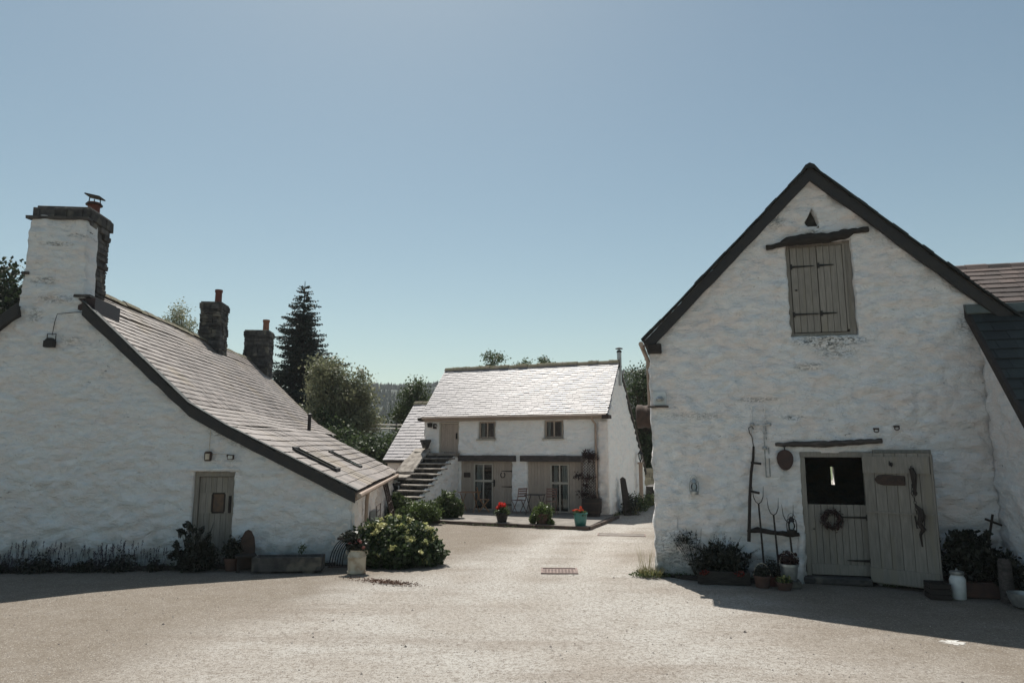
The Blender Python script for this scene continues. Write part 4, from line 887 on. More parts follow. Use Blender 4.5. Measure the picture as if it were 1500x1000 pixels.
m = MB(); m.lathe([(0.18, 0), (0.25, 0.28), (0.26, 0.32), (0.22, 0.32)], 20); m.build('pot', M['clay'], t, True)
t2 = midthing('shrub', 'rounded pale green bush spilling over the middle patio pot', 'shrub', -1.2, -3.6, 0.3)
mb = foliage(1700, (0, 0, 0.10), (0.33, 0.33, 0.30), 0.05, rnd, 0.2, lump=.4); foliage(260, (-0.28, -.1, -0.1), (0.14, 0.14, 0.14), 0.05, rnd, 0.1, mb=mb); foliage(200, (0.3, -.1, -0.15), (0.12, 0.12, 0.1), 0.05, rnd, 0.1, mb=mb); mb.build('leaves', M['leaf_bright'], t2)
t = midthing('flower_pot', 'round turquoise glazed pot at the right end of the patio', 'flower pot', 0.02, -3.66, group=G)
m = MB(); m.lathe([(0.15, 0), (0.165, 0.02), (0.19, 0.2), (0.205, 0.34), (0.22, 0.35), (0.22, 0.38), (0.19, 0.38), (0.18, 0.3)], 26); m.build('pot', M['teal'], t, True)
t2 = midthing('geranium', 'orange and red geranium growing in the turquoise pot', 'plant', 0.02, -3.66, 0.40)
foliage(420, (0, 0, 0.03), (0.23, 0.23, 0.10), 0.05, rnd, 0.1).build('leaves', M['leaf_mid'], t2)
mb = MB()
for k in range(16): a = rnd.random() * 6.28; r = rnd.uniform(0, .24); foliage(16, (r * math.cos(a), r * math.sin(a), 0.12 + 0.12 * (1 - r / .24) * rnd.random()), (0.035, 0.035, 0.025), 0.035, rnd, 0.1, mb=mb)
mb.build('flowers', M['flower_orange'], t2)
t = midthing('barrel_planter', 'big dark half barrel at the foot of the trellis on the patio', 'planter', -0.42, -0.75)
m = MB(); m.lathe([(0.27, 0), (0.34, 0.3), (0.33, 0.58), (0.28, 0.58), (0.28, 0.5)], 22); m.build('tub', M['darkwood'], t, True)
m = MB()
for z in (0.12, 0.42): m.lathe([(0.315 + z * .06, z), (0.318 + z * .06, z + 0.05)], 22)
m.build('hoop', M['rust'], t, True)
t2 = midthing('climber', 'dark wine-leaved climbing plant scrambling up the trellis', 'climbing plant', -0.68, -0.36, 0.6)
mb = MB()
for k in range(5): a = -0.15 + 0.09 * k; mb.tube([(0.1, -0.1, 0), (a, 0.1, 0.5), (a + rnd.uniform(-.1, .1), 0.2, 1.0), (a + rnd.uniform(-.1, .1), 0.22, 1.7)], 0.006, 4)
mb.build('stems', M['bark'], t2)
mb = MB()
for (x, z, r, n) in ((0.0, 1.55, 0.30, 230), (0.15, 1.45, 0.3, 110), (-0.35, 0.82, 0.24, 80), (0.05, 0.75, 0.30, 60), (-0.15, 0.2, 0.30, 150), (0.15, 0.05, 0.36, 150), (-0.1, 0.45, 0.2, 40)): foliage(n, (x, 0.12, z), (r, 0.12, r * 0.62), 0.05, rnd, 0.1, lump=.5, seed=z, mb=mb)
mb.build('leaves', M['leaf_red'], t2)
t = midthing('trellis', 'diamond lattice trellis fixed to the byre front beside the downpipe', 'trellis', -0.68, -0.08, 0.25)
m = MB(); W_, H_ = 0.30, 1.85; s_ = 0.105; k = -H_
while k < 2 * W_ + H_:
    for sg in (1, -1):
        pts = []
        for z in (0, H_):
            pass
        # clip each diagonal to the panel
        def X(z): return (-W_ + k + z) if sg > 0 else (W_ - k - z)
        zs = [0, H_]; za = max(0, -k); zb = min(H_, 2 * W_ - k)
        if zb - za > 0.03: m.tube([(X(za), -0.02 * (sg > 0), za), (X(zb), -0.02 * (sg > 0), zb)], 0.012, 4, cap=False)
    k += s_
m.tube([(-W_, 0, 0), (-W_, 0, H_)], 0.012, 4); m.tube([(W_, 0, 0), (W_, 0, H_)], 0.012, 4); m.build('lattice', M['lattice'], t)

def chair(name, label, x, y, rz, mat, group=None):
    t = midthing(name, label, 'chair', x, y, 0.085, rz, group)
    m = MB()
    for k in range(5): m.box((-0.19, -0.19 + k * 0.078, 0.44), (0.19, -0.13 + k * 0.078, 0.46))
    m.build('seat', mat, t)
    for sg in (-1, 1):
        m = MB(); m.tube([(sg * 0.20, 0.20, 0), (sg * 0.20, -0.18, 0.45)], 0.014, 6); m.build('leg', mat, t)
        m = MB(); m.tube([(sg * 0.17, -0.20, 0), (sg * 0.17, 0.17, 0.47), (sg * 0.17, 0.25, 0.88)], 0.014, 6); m.build('leg', mat, t)
    m = MB()
    for z in (0.60, 0.69, 0.78, 0.86): m.box((-0.19, 0.18 + (z - .5) * .18, z - 0.025), (0.19, 0.20 + (z - .5) * .18, z + 0.025))
    m.build('backrest', mat, t); return t
def bistro(label, x, y, mat, h=0.72, w=0.32):
    t = midthing('patio_table', label, 'table', x, y)
    m = MB()
    for k in range(7): m.box((-w, -w + k * 2 * w / 7 + .004, h - 0.02), (w, -w + (k + 1) * 2 * w / 7 - .008, h))
    m.build('table_top', mat, t)
    for sx in (-1, 1):
        m = MB(); m.tube([(sx * w * .85, -w * .9, 0), (sx * w * .85, w * .9, h - .02)], 0.014, 6); m.build('leg', mat, t)
        m = MB(); m.tube([(sx * w * .80, w * .9, 0), (sx * w * .80, -w * .9, h - .02)], 0.014, 6); m.build('leg', mat, t)
    return t
bistro('orange-brown wooden folding table in front of the first glazed door', -4.95, -0.95, M['wood'])
chair('patio_chair', 'orange-brown folding chair right of the wooden table by the first glazed door', -4.45, -0.80, 2.0, M['wood'])
chair('patio_chair', 'slatted folding chair standing against the white pier between the boarded fronts', -3.15, -0.62, -2.2, M['redwood'])
bistro('small grey slatted table in front of the second boarded front', -2.45, -0.85, M['greywood'], 0.68, 0.30)
chair('patio_chair', 'grey folding chair with its back to the second glazed door', -1.9, -0.75, 0.2, M['redwood'])

# leaning board, lamp post and plants by the byre gable
t = thing('gate_board', 'black plank gate leaning on its end against the byre gable', 'gate', fr(MID, YM, 0.42, 0.95, 0), YM + PI / 2 - 0.75)
mat_ = Matrix.Rotation(R(-11), 4, 'Y')
m = MB(); m.prism([(-0.15, 0.0), (0.18, 0.0), (0.11, 1.28), (0.0, 1.36), (-0.10, 1.30)], -0.05, 0.02); o = m.build('board', M['oldwood'], t, bevel=0.01); o.rotation_euler = (R(-12), 0, 0)
t = thing('lamp_post', 'buff post carrying a small black lantern against the byre gable', 'lamp post', fr(MID, YM, 0.22, 4.5, 0), YM)
m = MB(); m.box((-0.07, -0.07, 0), (0.07, 0.07, 1.72)); m.box((-0.11, -0.11, 1.72), (0.11, 0.11, 1.80)); m.build('post', M['pvc'], t, bevel=0.008)
m = MB(); m.tube([(0, 0, 1.8), (0, 0, 1.9)], 0.03, 8)
for sx in (-1, 1):
    for sy in (-1, 1): m.tube([(sx * .045, sy * .045, 1.9), (sx * .075, sy * .075, 2.13)], 0.010, 4)
m.lathe([(0.13, 2.13), (0.05, 2.22), (0.02, 2.3)], 4); m.box((-.05, -.05, 1.88), (.05, .05, 1.905)); ln = m.build('lantern', M['iron'], t)
m = MB(); m.lathe([(0.05, 1.91), (0.085, 2.12)], 4); m.build('lantern_glass', M['glass'], ln)
def low_plant(name, label, cat, loc, rad, n, size, mat, seed=1, spk=0, spkm=None, group=None, h=0.5):
    t = thing(name, label, cat, loc, 0, group)
    foliage(n, (0, 0, rad[2] * 0.55), rad, size, rnd, 0.15, lump=.6, seed=seed, base=0).build('leaves', mat, t)
    if spk: mb = MB(); mb.leafy = True; spikes(mb, (0, 0, 0), spk, rad[0] * .9, h, rnd); mb.build('stems', spkm or M['straw'], t)
    return t
low_plant('weeds', 'dark tangled weeds at the near foot of the byre gable', 'plant', fr(MID, YM, 0.45, 1.3), (0.35, 0.55, 0.45), 1000, 0.05, M['leaf_shade'], 2, 60)
low_plant('weeds', 'rough weeds in front of the buff lamp post', 'plant', fr(MID, YM, 0.45, 2.9), (0.35, 0.8, 0.42), 1100, 0.05, M['leaf_mid'], 3, 50)
low_plant('weeds', 'thin weeds at the far end of the byre gable', 'plant', fr(MID, YM, 0.35, 5.4), (0.25, 0.7, 0.35), 500, 0.05, M['leaf_mid'], 4, 30)

#@@BARN
# ------------------------------------------------------------------ right barn
rnd = random.Random(37)
barn = thing('barn', 'tall whitewashed stone barn with its steep dark-edged gable facing the yard, on the right', 'barn', (BARN[0], BARN[1], 0), YB)
AX, AZ = 3.15, 7.79
niche = [(3.07, 6.63), (3.24, 6.63), (3.29, 6.72), (3.17, 7.02), (3.03, 6.74)]
bh = [[(2.64, 4.48), (3.82, 4.48), (3.82, 6.33), (2.64, 6.33)], niche, [(2.66, 0.0), (3.84, 0.0), (3.84, 2.30), (2.66, 2.30)]]
wall_mesh('gable_wall', [(0, 0), (6.9, 0), (6.9, 3.98), (AX + 0.02, 7.60), (0, 4.36)], bh, M['white_barn'], barn, 0.05, 0.5, 1.15, 51.0, edge=0.035)
wall_mesh('side_wall', [(-9.6, 0), (-0.01, 0), (-0.01, 4.36), (-9.6, 4.36)], [], M['white_barn'], barn, 0.14, 0.4, 1.0, 53.0, place=facing_mx(0.0, 0.0), edge=0.0)
# back wall with its slit window
wall_mesh('back_wall', [(0.4, 0), (6.9, 0), (6.9, 4.05), (AX, 7.6), (0.4, 4.6)], [[(4.88, 1.27), (5.03, 1.27), (5.03, 1.82), (4.88, 1.82)]], M['white_barn'], barn, 0.3, 0.5, 0.5, 55.0, place=Matrix.Translation((0, 9.1, 0)), edge=0.0)
m = MB(); m.box((6.5, 0.51, 0), (6.9, 9.1, 4.0)); m.build('side_wall', M['white_barn'], barn)
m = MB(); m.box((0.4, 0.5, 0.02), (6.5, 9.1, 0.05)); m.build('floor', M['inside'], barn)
m = MB()
upl = Vector((AX + 0.11, 0, AZ - 4.45)); slates(m, (-0.11, 9.75, 4.45), (0, -1, 0), upl, 9.87, upl.length, 0.22, 0.3, rnd)
upr = Vector((AX - 7.35, 0, AZ - 3.72)); slates(m, (7.35, -0.12, 3.72), (0, 1, 0), upr, 9.87, upr.length, 0.22, 0.3, rnd)
m.build('slates', M['slate'], barn)
m = MB(); m.prism([(-0.10, 4.43), (AX, AZ - 0.02), (7.30, 3.74), (7.20, 3.64), (AX, AZ - 0.13), (-0.02, 4.38)], -0.07, 9.72); m.build('roof_deck', M['board'], barn)
m = MB()
m.prism(wobble([(-0.13, 4.46), (AX, AZ - 0.01), (7.36, 3.70), (7.20, 3.60), (AX, AZ - 0.27), (0.04, 4.36)], rnd, j=0.01), -0.16, -0.075)
m.build('verge_board', M['board'], barn, bevel=0.006)
# ragged slate undercloak on the verge
m = MB(); k = 0
for (a, b) in (((-0.14, 4.49), (AX, AZ + 0.02)), ((7.36, 3.73), (AX, AZ + 0.02))):
    A = Vector((a[0], 0, a[1])); B = Vector((b[0], 0, b[1])); d = B - A; L_ = d.length; d.normalize(); s = 0.0
    nr = Vector((-d.z, 0, d.x)); nr = nr if nr.z > 0 else -nr
    while s < L_ - 0.05:
        l = min(rnd.uniform(0.2, 0.34), L_ - s); j = rnd.uniform(0.0, 0.02); p = A + d * s; q = A + d * (s + l)
        vs = [p + Vector((0, -0.20 - j, 0)), q + Vector((0, -0.20 - j, 0)), q + Vector((0, 0.05, 0)), p + Vector((0, 0.05, 0))]
        m.add([v + nr * 0.002 for v in vs] + [v + nr * (0.022 + j) for v in vs], [(0, 3, 2, 1), (4, 5, 6, 7), (0, 1, 5, 4), (1, 2, 6, 5), (2, 3, 7, 6), (3, 0, 4, 7)], rnd.random()); s += l
m.build('undercloak', M['slate_dark'], barn)
m = MB(); ridge_tiles(m, (AX, -0.22, AZ + 0.05), (AX, 9.7, AZ + 0.05), rnd, 0.15, 0.45); m.build('ridge_tile', M['slate_dark'], barn)
m = MB(); m.box((-0.04, -0.20, 4.24), (0.22, 0.04, 4.42)); m.build('kneeler', M['oldwood'], barn, bevel=0.015)
m = MB(); m.tube([(-0.17, -0.20, 4.42), (-0.17, 9.6, 4.40)], 0.05, 8); m.tube([(-0.17, 0.2, 4.38), (-0.08, 0.22, 4.2), (-0.07, 0.22, 3.2)], 0.022, 8); m.build('gutter', M['pvc'], barn)
# hatch
m = MB(); m.box((2.65, 0.08, 4.49), (2.72, 0.17, 6.32)); m.box((3.70, 0.08, 4.49), (3.82, 0.17, 6.32)); m.box((2.72, 0.082, 4.49), (3.70, 0.168, 4.56)); m.box((2.72, 0.082, 6.25), (3.70, 0.168, 6.32)); m.box((3.66, 0.03, 4.6), (3.70, 0.15, 6.25)); hf = m.build('hatch_frame', M['sage'], barn, bevel=0.006)
m = MB(); plank_panel(m, 2.725, 3.20, 4.57, 6.245, 0.055, 0.10, 4, rnd, 0.008); h1 = m.build('hatch_door', M['sage'], barn)
m = MB(); plank_panel(m, 3.205, 3.655, 4.565, 6.24, 0.045, 0.09, 4, rnd, 0.008); h2 = m.build('hatch_door', M['sage'], barn)
strap_hinge(h1, 2.735, 5.86, 0.42, 0.054); strap_hinge(h1, 2.735, 4.92, 0.46, 0.054); strap_hinge(h2, 3.225, 5.86, 0.28, 0.044); strap_hinge(h2, 3.225, 4.92, 0.28, 0.044)
m = MB(); m.lathe([(0.02, 0), (0.02, 0.03)], 8, (2.80, 0.05, 5.38)); m.build('knob', M['iron'], h1)
def rough_beam(parent, pts, name='lintel', mat='oldwood', dep=0.12, n=10):
    m = MB(); P_ = [Vector(p[:3]) for p in pts]; r = [p[3] for p in pts]; out = []; rr = []
    for i in range(len(P_) - 1):
        for k in range(8):
            u = k / 8; q = P_[i].lerp(P_[i + 1], u); q.z += 0.012 * noise.noise(Vector((q.x * 9, 0, 1))); out.append(q); rr.append((r[i] * (1 - u) + r[i + 1] * u) * (1 + 0.22 * noise.noise(Vector((q.x * 8, 3, 1)))))
    out.append(P_[-1]); rr.append(r[-1]); m.tube(out, rr, n); return m.build(name, M[mat], parent, True)
rough_beam(barn, [(2.28, -0.08, 6.24, .05), (2.56, -0.08, 6.29, .05), (2.68, -0.08, 6.34, .10), (3.1, -0.08, 6.37, .11), (3.4, -0.08, 6.36, .10), (3.75, -0.08, 6.42, .09), (3.85, -0.08, 6.46, .055), (4.12, -0.07, 6.48, .055)])
rough_beam(barn, [(2.24, -0.06, 2.45, .03), (2.6, -0.07, 2.46, .05), (3.1, -0.07, 2.46, .06), (3.6, -0.07, 2.49, .05), (4.06, -0.06, 2.52, .045)], mat='greywood')
m = MB(); m.prism([(p[0], p[1]) for p in niche], 0.22, 0.26); m.build('niche_back', M['stone'], barn)
m = MB(); m.box((3.06, 0.02, 6.60), (3.28, 0.2, 6.64)); m.build('niche_sill', M['stone'], barn)
m = MB(); m.tube([(2.44, -0.16, -0.05), (2.50, -0.10, 0.2), (2.57, -0.04, 0.45), (2.62, 0.0, 0.85)], [0.15, 0.11, 0.08, 0.06], 10); m.build('plaster_foot', M['white_barn'], barn, True)
# door frame, stable door
m = MB(); m.box((2.66, -0.02, 0.12), (2.745, 0.16, 2.22)); m.box((2.66, -0.022, 2.22), (3.86, 0.162, 2.32)); m.box((3.75, -0.02, 0.12), (3.83, 0.16, 2.22)); m.build('door_frame', M['sage'], barn, bevel=0.006)
m = MB(); m.box((2.55, -0.20, 0.0), (3.70, 0.45, 0.115)); m.build('doorstep', M['stone'], barn, bevel=0.02)
m = MB(); plank_panel(m, 2.75, 3.745, 0.15, 1.37, 0.03, 0.075, 9, rnd, 0.009); m.box((2.755, 0.004, 0.14), (3.74, 0.029, 0.32)); sd = m.build('stable_door', M['sage'], barn)
strap_hinge(sd, 3.74, 1.15, 0.55, 0.028, -1); strap_hinge(sd, 3.74, 0.40, 0.40, 0.002, -1)
m = MB(); m.lathe([(0.015, 0), (0.02, 0.02)], 8, (2.83, 0.02, 0.92)); m.build('knob', M['iron'], sd)
# open door leaf, hinged at the right jamb and laid back against the wall
lf = MB(); plank_panel(lf, 0.0, 1.06, 0.06, 2.30, -0.02, 0.02, 6, rnd, 0.008)
lf.box((0.0, -0.055, 1.95), (1.05, -0.021, 2.24)); lf.box((0.0, -0.050, 1.26), (1.06, -0.021, 1.29)); lf.box((0.0, -0.050, 0.08), (1.06, -0.021, 0.32))
leaf_ = lf.build('open_door', M['sage'], barn); leaf_.location = (3.71, -0.10, 0.0); leaf_.rotation_euler = (0, 0, R(-28)); tag(leaf_, 'boarded door leaf laid back open against the wall')
m = MB(); m.box((1.062, -0.03, 0.1), (1.09, 0.03, 2.28)); m.build('edge_batten', M['sage'], leaf_)
m = MB(); m.box((4.72, -0.06, 0.05), (4.84, 0.02, 2.30)); m.box((3.9, -0.055, 2.30), (4.84, 0.02, 2.36)); m.build('door_post', M['sage'], barn, bevel=0.005)
def onleaf(x, z, dy=-0.055):
    a = R(-28); v = Vector((x, dy)); return fr(BARN, YB, 3.71 + v.x * math.cos(a) - v.y * math.sin(a), -0.10 + v.x * math.sin(a) + v.y * math.cos(a), z)
t = thing('wooden_plaque', 'carved oval wooden plaque fixed to the open barn door', 'plaque', onleaf(0.42, 1.84, -0.022), YB - R(28))
m = MB(); m.prism([(0.24, -0.09), (0.24, 0.07), (-0.10, 0.085), (-0.19, 0.07), (-0.25, 0.0), (-0.20, -0.07), (-0.10, -0.095)], -0.03, 0.0); m.build('plate', M['rust'], t, bevel=0.01)
t = thing('harness', 'dark leather harness and chain hanging from a hook on the open door', 'harness', onleaf(0.78, 2.05, -0.06), YB - R(28))
m = MB(); m.tube([(0, 0, 0.02), (0, -0.05, 0.03), (0, -0.06, -0.02)], 0.008, 5); m.build('hook', M['iron'], t)
m = MB(); m.tube([(0.0, -0.05, 0), (0.03, -0.05, -0.12), (0.03, -0.05, -0.45)], [0.04, 0.05, 0.02], 7); m.build('strap', M['darkwood'], t, True); m = MB(); m.tube([(0.02, -0.05, -0.62), (0.09, -0.06, -0.70), (0.10, -0.05, -0.80), (0.06, -0.07, -0.92), (0.11, -0.05, -1.02), (0.06, -0.06, -1.10), (0.07, -0.05, -1.30)], [0.018, 0.045, 0.055, 0.04, 0.045, 0.022, 0.012], 7); m.build('strap', M['darkwood'], t, True); m = MB(); m.tube([(0.02, -0.06, -0.60), (0.15, -0.06, -0.78), (0.13, -0.07, -0.95), (0.02, -0.06, -1.0), (0.0, -0.05, -0.80)], 0.014, 6); m.build('loop', M['darkwood'], t, True)
m = MB()
for k in range(9):
    zc = -0.30 - k * 0.055; pts = [(0.015 * k * .3 + 0.018 * math.cos(a) * (k % 2), -0.07 + 0.018 * math.cos(a) * ((k + 1) % 2), zc + 0.032 * math.sin(a)) for a in [i * PI / 4 for i in range(9)]]; m.tube(pts, 0.006, 5, cap=False)
pts = [(0.02 + 0.045 * math.cos(a), -0.07, -0.42 + 0.045 * math.sin(a)) for a in [i * PI / 6 for i in range(13)]]; m.tube(pts, 0.008, 5); m.build('chain', M['iron'], t)
t = thing('coat_hook', 'small black iron hook near the top of the open barn door', 'hook', onleaf(0.46, 2.10, -0.056), YB - R(28))
m = MB(); m.tube([(-0.02, 0, 0.06), (0, -0.02, 0.0), (0.02, -0.06, -0.03), (0.04, -0.05, 0.02)], 0.010, 5); m.box((-0.03, -0.01, -0.02), (0.03, 0.0, 0.04)); m.build('hook', M['iron'], t)
# wreath
t = wallthing(BARN, YB, 'wreath', 'dried twig wreath hanging on the closed lower half of the stable door', 'wreath', 3.14, -0.05, 1.11)
mb = MB(); mb.leafy = True
for k in range(520):
    a = rnd.random() * 6.28; r = 0.145 + rnd.gauss(0, 0.028); mb.leaf(Vector((r * math.cos(a), rnd.uniform(-0.05, 0.02), r * math.sin(a))), 0.022, rnd, 0, 2.6, d=Vector((-math.sin(a) + rnd.gauss(0, .6), rnd.gauss(0, .4), math.cos(a) + rnd.gauss(0, .6))))
mb.build('twigs', M['leaf_red'], t)
m = MB(); m.tube([(0.145 * math.cos(a), -0.012, 0.145 * math.sin(a)) for a in [i * PI / 12 for i in range(25)]], 0.025, 6, cap=False); m.build('ring', M['oldwood'], t, True)
# warming pan
t = wallthing(BARN, YB, 'warming_pan', 'dark copper egg-shaped pan hanging left of the barn doorway', 'pan', 2.39, -0.08, 2.17)
m = MB(); n = 28; ov = [(0.145 * math.cos(2 * PI * i / n) * (1 + 0.12 * math.sin(2 * PI * i / n)), 0.19 * math.sin(2 * PI * i / n)) for i in range(n)]; m.prism(ov, -0.05, -0.01); m.build('pan', M['copper'], t, bevel=0.012)
m = MB(); m.tube([(0, -0.03, 0.185), (0, -0.03, 0.24)], 0.012, 6); m.tube([(0.02 * math.cos(a), -0.03, 0.25 + 0.02 * math.sin(a)) for a in [i * PI / 5 for i in range(11)]], 0.006, 5); m.build('ring', M['iron'], t)
def lantern(label, x, y, z, mat, s=1.0):
    t = wallthing(BARN, YB, 'storm_lantern', label, 'lantern', x, y, z)
    m = MB(); m.lathe([(0.075 * s, 0), (0.08 * s, 0.02), (0.08 * s, 0.06 * s), (0.045 * s, 0.075 * s)], 16); m.build('base', mat, t, True)
    m = MB(); m.lathe([(0.04 * s, 0.075 * s), (0.06 * s, 0.13 * s), (0.055 * s, 0.17 * s), (0.035 * s, 0.21 * s)], 16); m.build('glass_globe', M['glass'], t, True)
    m = MB(); m.lathe([(0.045 * s, 0.21 * s), (0.055 * s, 0.22 * s), (0.04 * s, 0.26 * s), (0.025 * s, 0.30 * s)], 14)
    for sg in (-1, 1): m.tube([(sg * 0.078 * s, 0, 0.03 * s), (sg * 0.085 * s, 0, 0.16 * s), (sg * 0.07 * s, 0, 0.245 * s), (sg * 0.03 * s, 0, 0.27 * s)], 0.009, 6)
    m.build('frame', mat, t, True)
    m = MB(); m.tube([(0.06 * s * math.cos(a), 0, 0.27 * s + 0.09 * s * math.sin(a)) for a in [i * PI / 8 for i in range(9)]], 0.004, 5); m.build('handle', mat, t)
lantern('grey-green storm lantern hanging alone on the barn wall near its left corner', 0.74, -0.12, 1.52, M['zinc'])
lantern('dark storm lantern standing on the wooden bar beside the third pitchfork', 2.42, -0.22, 0.86, M['iron'])
t = wallthing(BARN, YB, 'security_light', 'white and grey security light on a small bracket at the left edge of the barn', 'light', 0.16, -0.06, 3.18)
m = MB(); m.box((-0.13, -0.03, 0.03), (0.12, 0.03, 0.30)); m.build('back_plate', M['whitepaint'], t, bevel=0.01)
m = MB(); m.lathe([(0.07, 0), (0.08, 0.03), (0.05, 0.08)], 14, (0, -0.1, 0.12)); m.build('lamp_head', M['zinc'], t, True)
m = MB(); m.box((-0.24, -0.16, -0.01), (0.16, 0.03, 0.02)); m.build('shelf', M['greywood'], t, bevel=0.008)
t = wallthing(BARN, YB, 'metal_drum', 'rusty ribbed metal drum fixed to the side of the barn above the lane', 'drum', -0.14, 1.1, 3.05)
m = MB(); m.tube([(0.12, 0, 0), (0.1, 0, 0), (0.0, 0, 0), (-0.02, 0, 0), (-0.10, 0, 0), (-0.12, 0, 0), (-0.22, 0, 0), (-0.24, 0, 0)], [0.24, 0.24, 0.25, 0.235, 0.235, 0.25, 0.25, 0.22], 22); m.build('drum', M['rust'], t, True)
# painted-over conduit and hooks
t = wallthing(BARN, YB, 'conduit', 'white painted pipe frame and old fittings on the wall above the pitchforks', 'pipe', 1.95, -0.05, 2.2)
m = MB()
m.tube([(-0.10, 0, 0.35), (-0.10, 0, 1.0)], 0.012, 6); m.tube([(0.14, 0, 0.35), (0.14, 0, 1.02)], 0.012, 6); m.tube([(-0.10, 0, 0.62), (0.22, 0, 0.62)], 0.012, 6); m.tube([(0.1, 0, -0.35), (0.1, 0, 0.62)], 0.010, 6); m.tube([(0.10, 0, -0.34), (0.17, 0, -0.34), (0.17, 0, 0.2)], 0.010, 6)
m.build('pipe', M['white_barn'], t)
m = MB()
for (x, z) in ((-0.10, 0.60), (0.20, 0.60), (0.10, 0.16)): m.lathe([(0.035, 0), (0.045, 0.03), (0.03, 0.06)], 10, (x, -0.02, z))
m.build('fitting', M['zinc'], t)
for i, (x, z, lab) in enumerate(((3.98, 2.70, 'left of two small rusty iron rings in the wall above the open door'), (4.32, 2.74, 'right of two small rusty iron rings in the wall above the open door'))):
    t = wallthing(BARN, YB, 'wall_ring', lab, 'iron ring', x, -0.04, z, 'iron rings above the open door')
    m = MB(); m.tube([(0.04 * math.cos(a), -0.03, 0.03 * math.sin(a)) for a in [k * PI / 6 for k in range(13)]], 0.009, 5); m.box((-0.05, -0.02, 0.02), (0.05, 0.0, 0.05)); m.build('ring', M['rust'], t)
# stones poking through the limewash under the verge
for (x, z) in ((1.05, 5.55 - 0.12), (2.33, 6.5), (4.35, 6.85 - 0.25)):
    pass
# scythe handle
t = wallthing(BARN, YB, 'scythe_handle', 'long curved wooden scythe handle with two pegs leaning on the barn wall', 'scythe', 1.70, -0.22, 0.0)
m = MB(); m.tube([(-0.03, 0, 0.70), (0.0, 0.02, 1.1), (0.03, 0.04, 1.5), (0.08, 0.08, 1.95), (0.13, 0.10, 2.2), (0.15, 0.12, 2.42)], [0.032, 0.030, 0.028, 0.026, 0.024, 0.02], 8); m.build('shaft', M['darkwood'], t, True)
m = MB(); m.tube([(0.08, 0.06, 2.12), (0.26, 0.03, 2.10)], 0.022, 8); m.build('peg', M['iron'], t)
m = MB(); m.tube([(0.04, 0.04, 1.60), (0.20, 0.0, 1.57)], 0.022, 8); m.build('peg', M['iron'], t)
m = MB(); m.tube([(0.15, 0.12, 2.40), (0.13, 0.13, 2.6), (0.09, 0.14, 2.68), (0.08, 0.14, 2.76), (0.13, 0.14, 2.80), (0.17, 0.14, 2.74)], 0.009, 5); m.build('rope', M['rust'], t)
rough_beam(wallthing(BARN, YB, 'wooden_bar', 'short dark wooden yoke bar fixed low on the barn wall behind the pitchforks', 'yoke', 0, 0, 0), [(1.66, -0.09, 0.86, .025), (1.85, -0.09, 0.90, .05), (2.1, -0.09, 0.86, .04), (2.45, -0.09, 0.83, .045), (2.56, -0.09, 0.84, .03)], name='bar', mat='darkwood')
for (x, zt, zf, lab) in ((1.88, 1.62, 0.95, 'tallest and leftmost of the three two-pronged pitchforks leaning on the barn wall'), (2.13, 1.42, 0.75, 'middle one of the three two-pronged pitchforks leaning on the barn wall'), (2.38, 1.30, 0.6, 'shortest and rightmost of the three two-pronged pitchforks leaning on the barn wall')):
    t = wallthing(BARN, YB, 'pitchfork', lab, 'pitchfork', x, -0.28, 0.05, 'pitchforks leaning on the barn wall')
    zs_ = zt - 0.30; m = MB(); m.tube([(0.03, 0, 0.0), (0.0, 0.14, zs_)], [0.02, 0.016], 7); m.build('handle', M['darkwood'], t, True)
    m = MB(); c_ = Vector((0.0, 0.14, zs_)); w = 0.10
    for sg in (-1, 1): m.tube([c_, c_ + Vector((sg * 0.05, 0, 0.04)), c_ + Vector((sg * 0.085, 0, 0.13)), c_ + Vector((sg * w, 0.02, 0.32))], [0.010, 0.009, 0.008, 0.003], 6)
    m.build('tines', M['iron'], t, True)

# planters by the barn
def barnthing(name, label, cat, x, y, z=0, rz=0, group=None): return thing(name, label, cat, fr(BARN, YB, x, y, z), YB + rz, group)
t = barnthing('wooden_trough', 'old wooden trough planter at the foot of the barn wall left of the pitchforks', 'planter', 1.18, -0.42)
m = MB(); m.box((-0.45, -0.22, 0), (0.45, -0.18, 0.22)); m.box((-0.45, 0.18, 0), (0.45, 0.22, 0.22)); m.box((-0.45, -0.18, 0), (-0.41, 0.18, 0.22)); m.box((0.41, -0.18, 0), (0.45, 0.18, 0.22)); m.box((-0.41, -0.18, 0), (0.41, 0.18, 0.17), 0.1); m.build('box', M['oldwood'], t, bevel=0.008)
t = barnthing('fern', 'large dark feathery fern filling the wooden trough', 'fern', 1.15, -0.36, 0.18)
mb = MB(); mb.leafy = True
for k in range(84):
    a = rnd.random() * 6.28; l = rnd.uniform(0.45, 0.88); e = rnd.uniform(0.45, 1.45); p = Vector((rnd.uniform(-.2, .2), 0, 0)); d = Vector((math.cos(a) * math.cos(e), 0.55 * math.sin(a) * math.cos(e), math.sin(e)))
    for q in range(22):
        u = q / 22; pos = p + d * l * u + Vector((0, 0, -0.20 * u * u * l)); side = d.cross(Vector((0, 0, 1)))
        if side.length < .01: side = Vector((1, 0, 0))
        side.normalize(); ll = 0.085 * (1 - u * 0.75)
        for sg in (-1, 1):
            mb.leaf(pos + side * sg * ll * .5, 0.020, rnd, 0, ll / 0.020, d=side * sg + d * 0.7 + Vector((0, 0, -.2)))
mb.build('fronds', M['leaf_shade'], t)
foliage(1700, (0.0, 0, 0.20), (0.50, 0.26, 0.30), 0.05, rnd, 0.1, lump=.4).build('undergrowth', M['leaf_shade'], t)
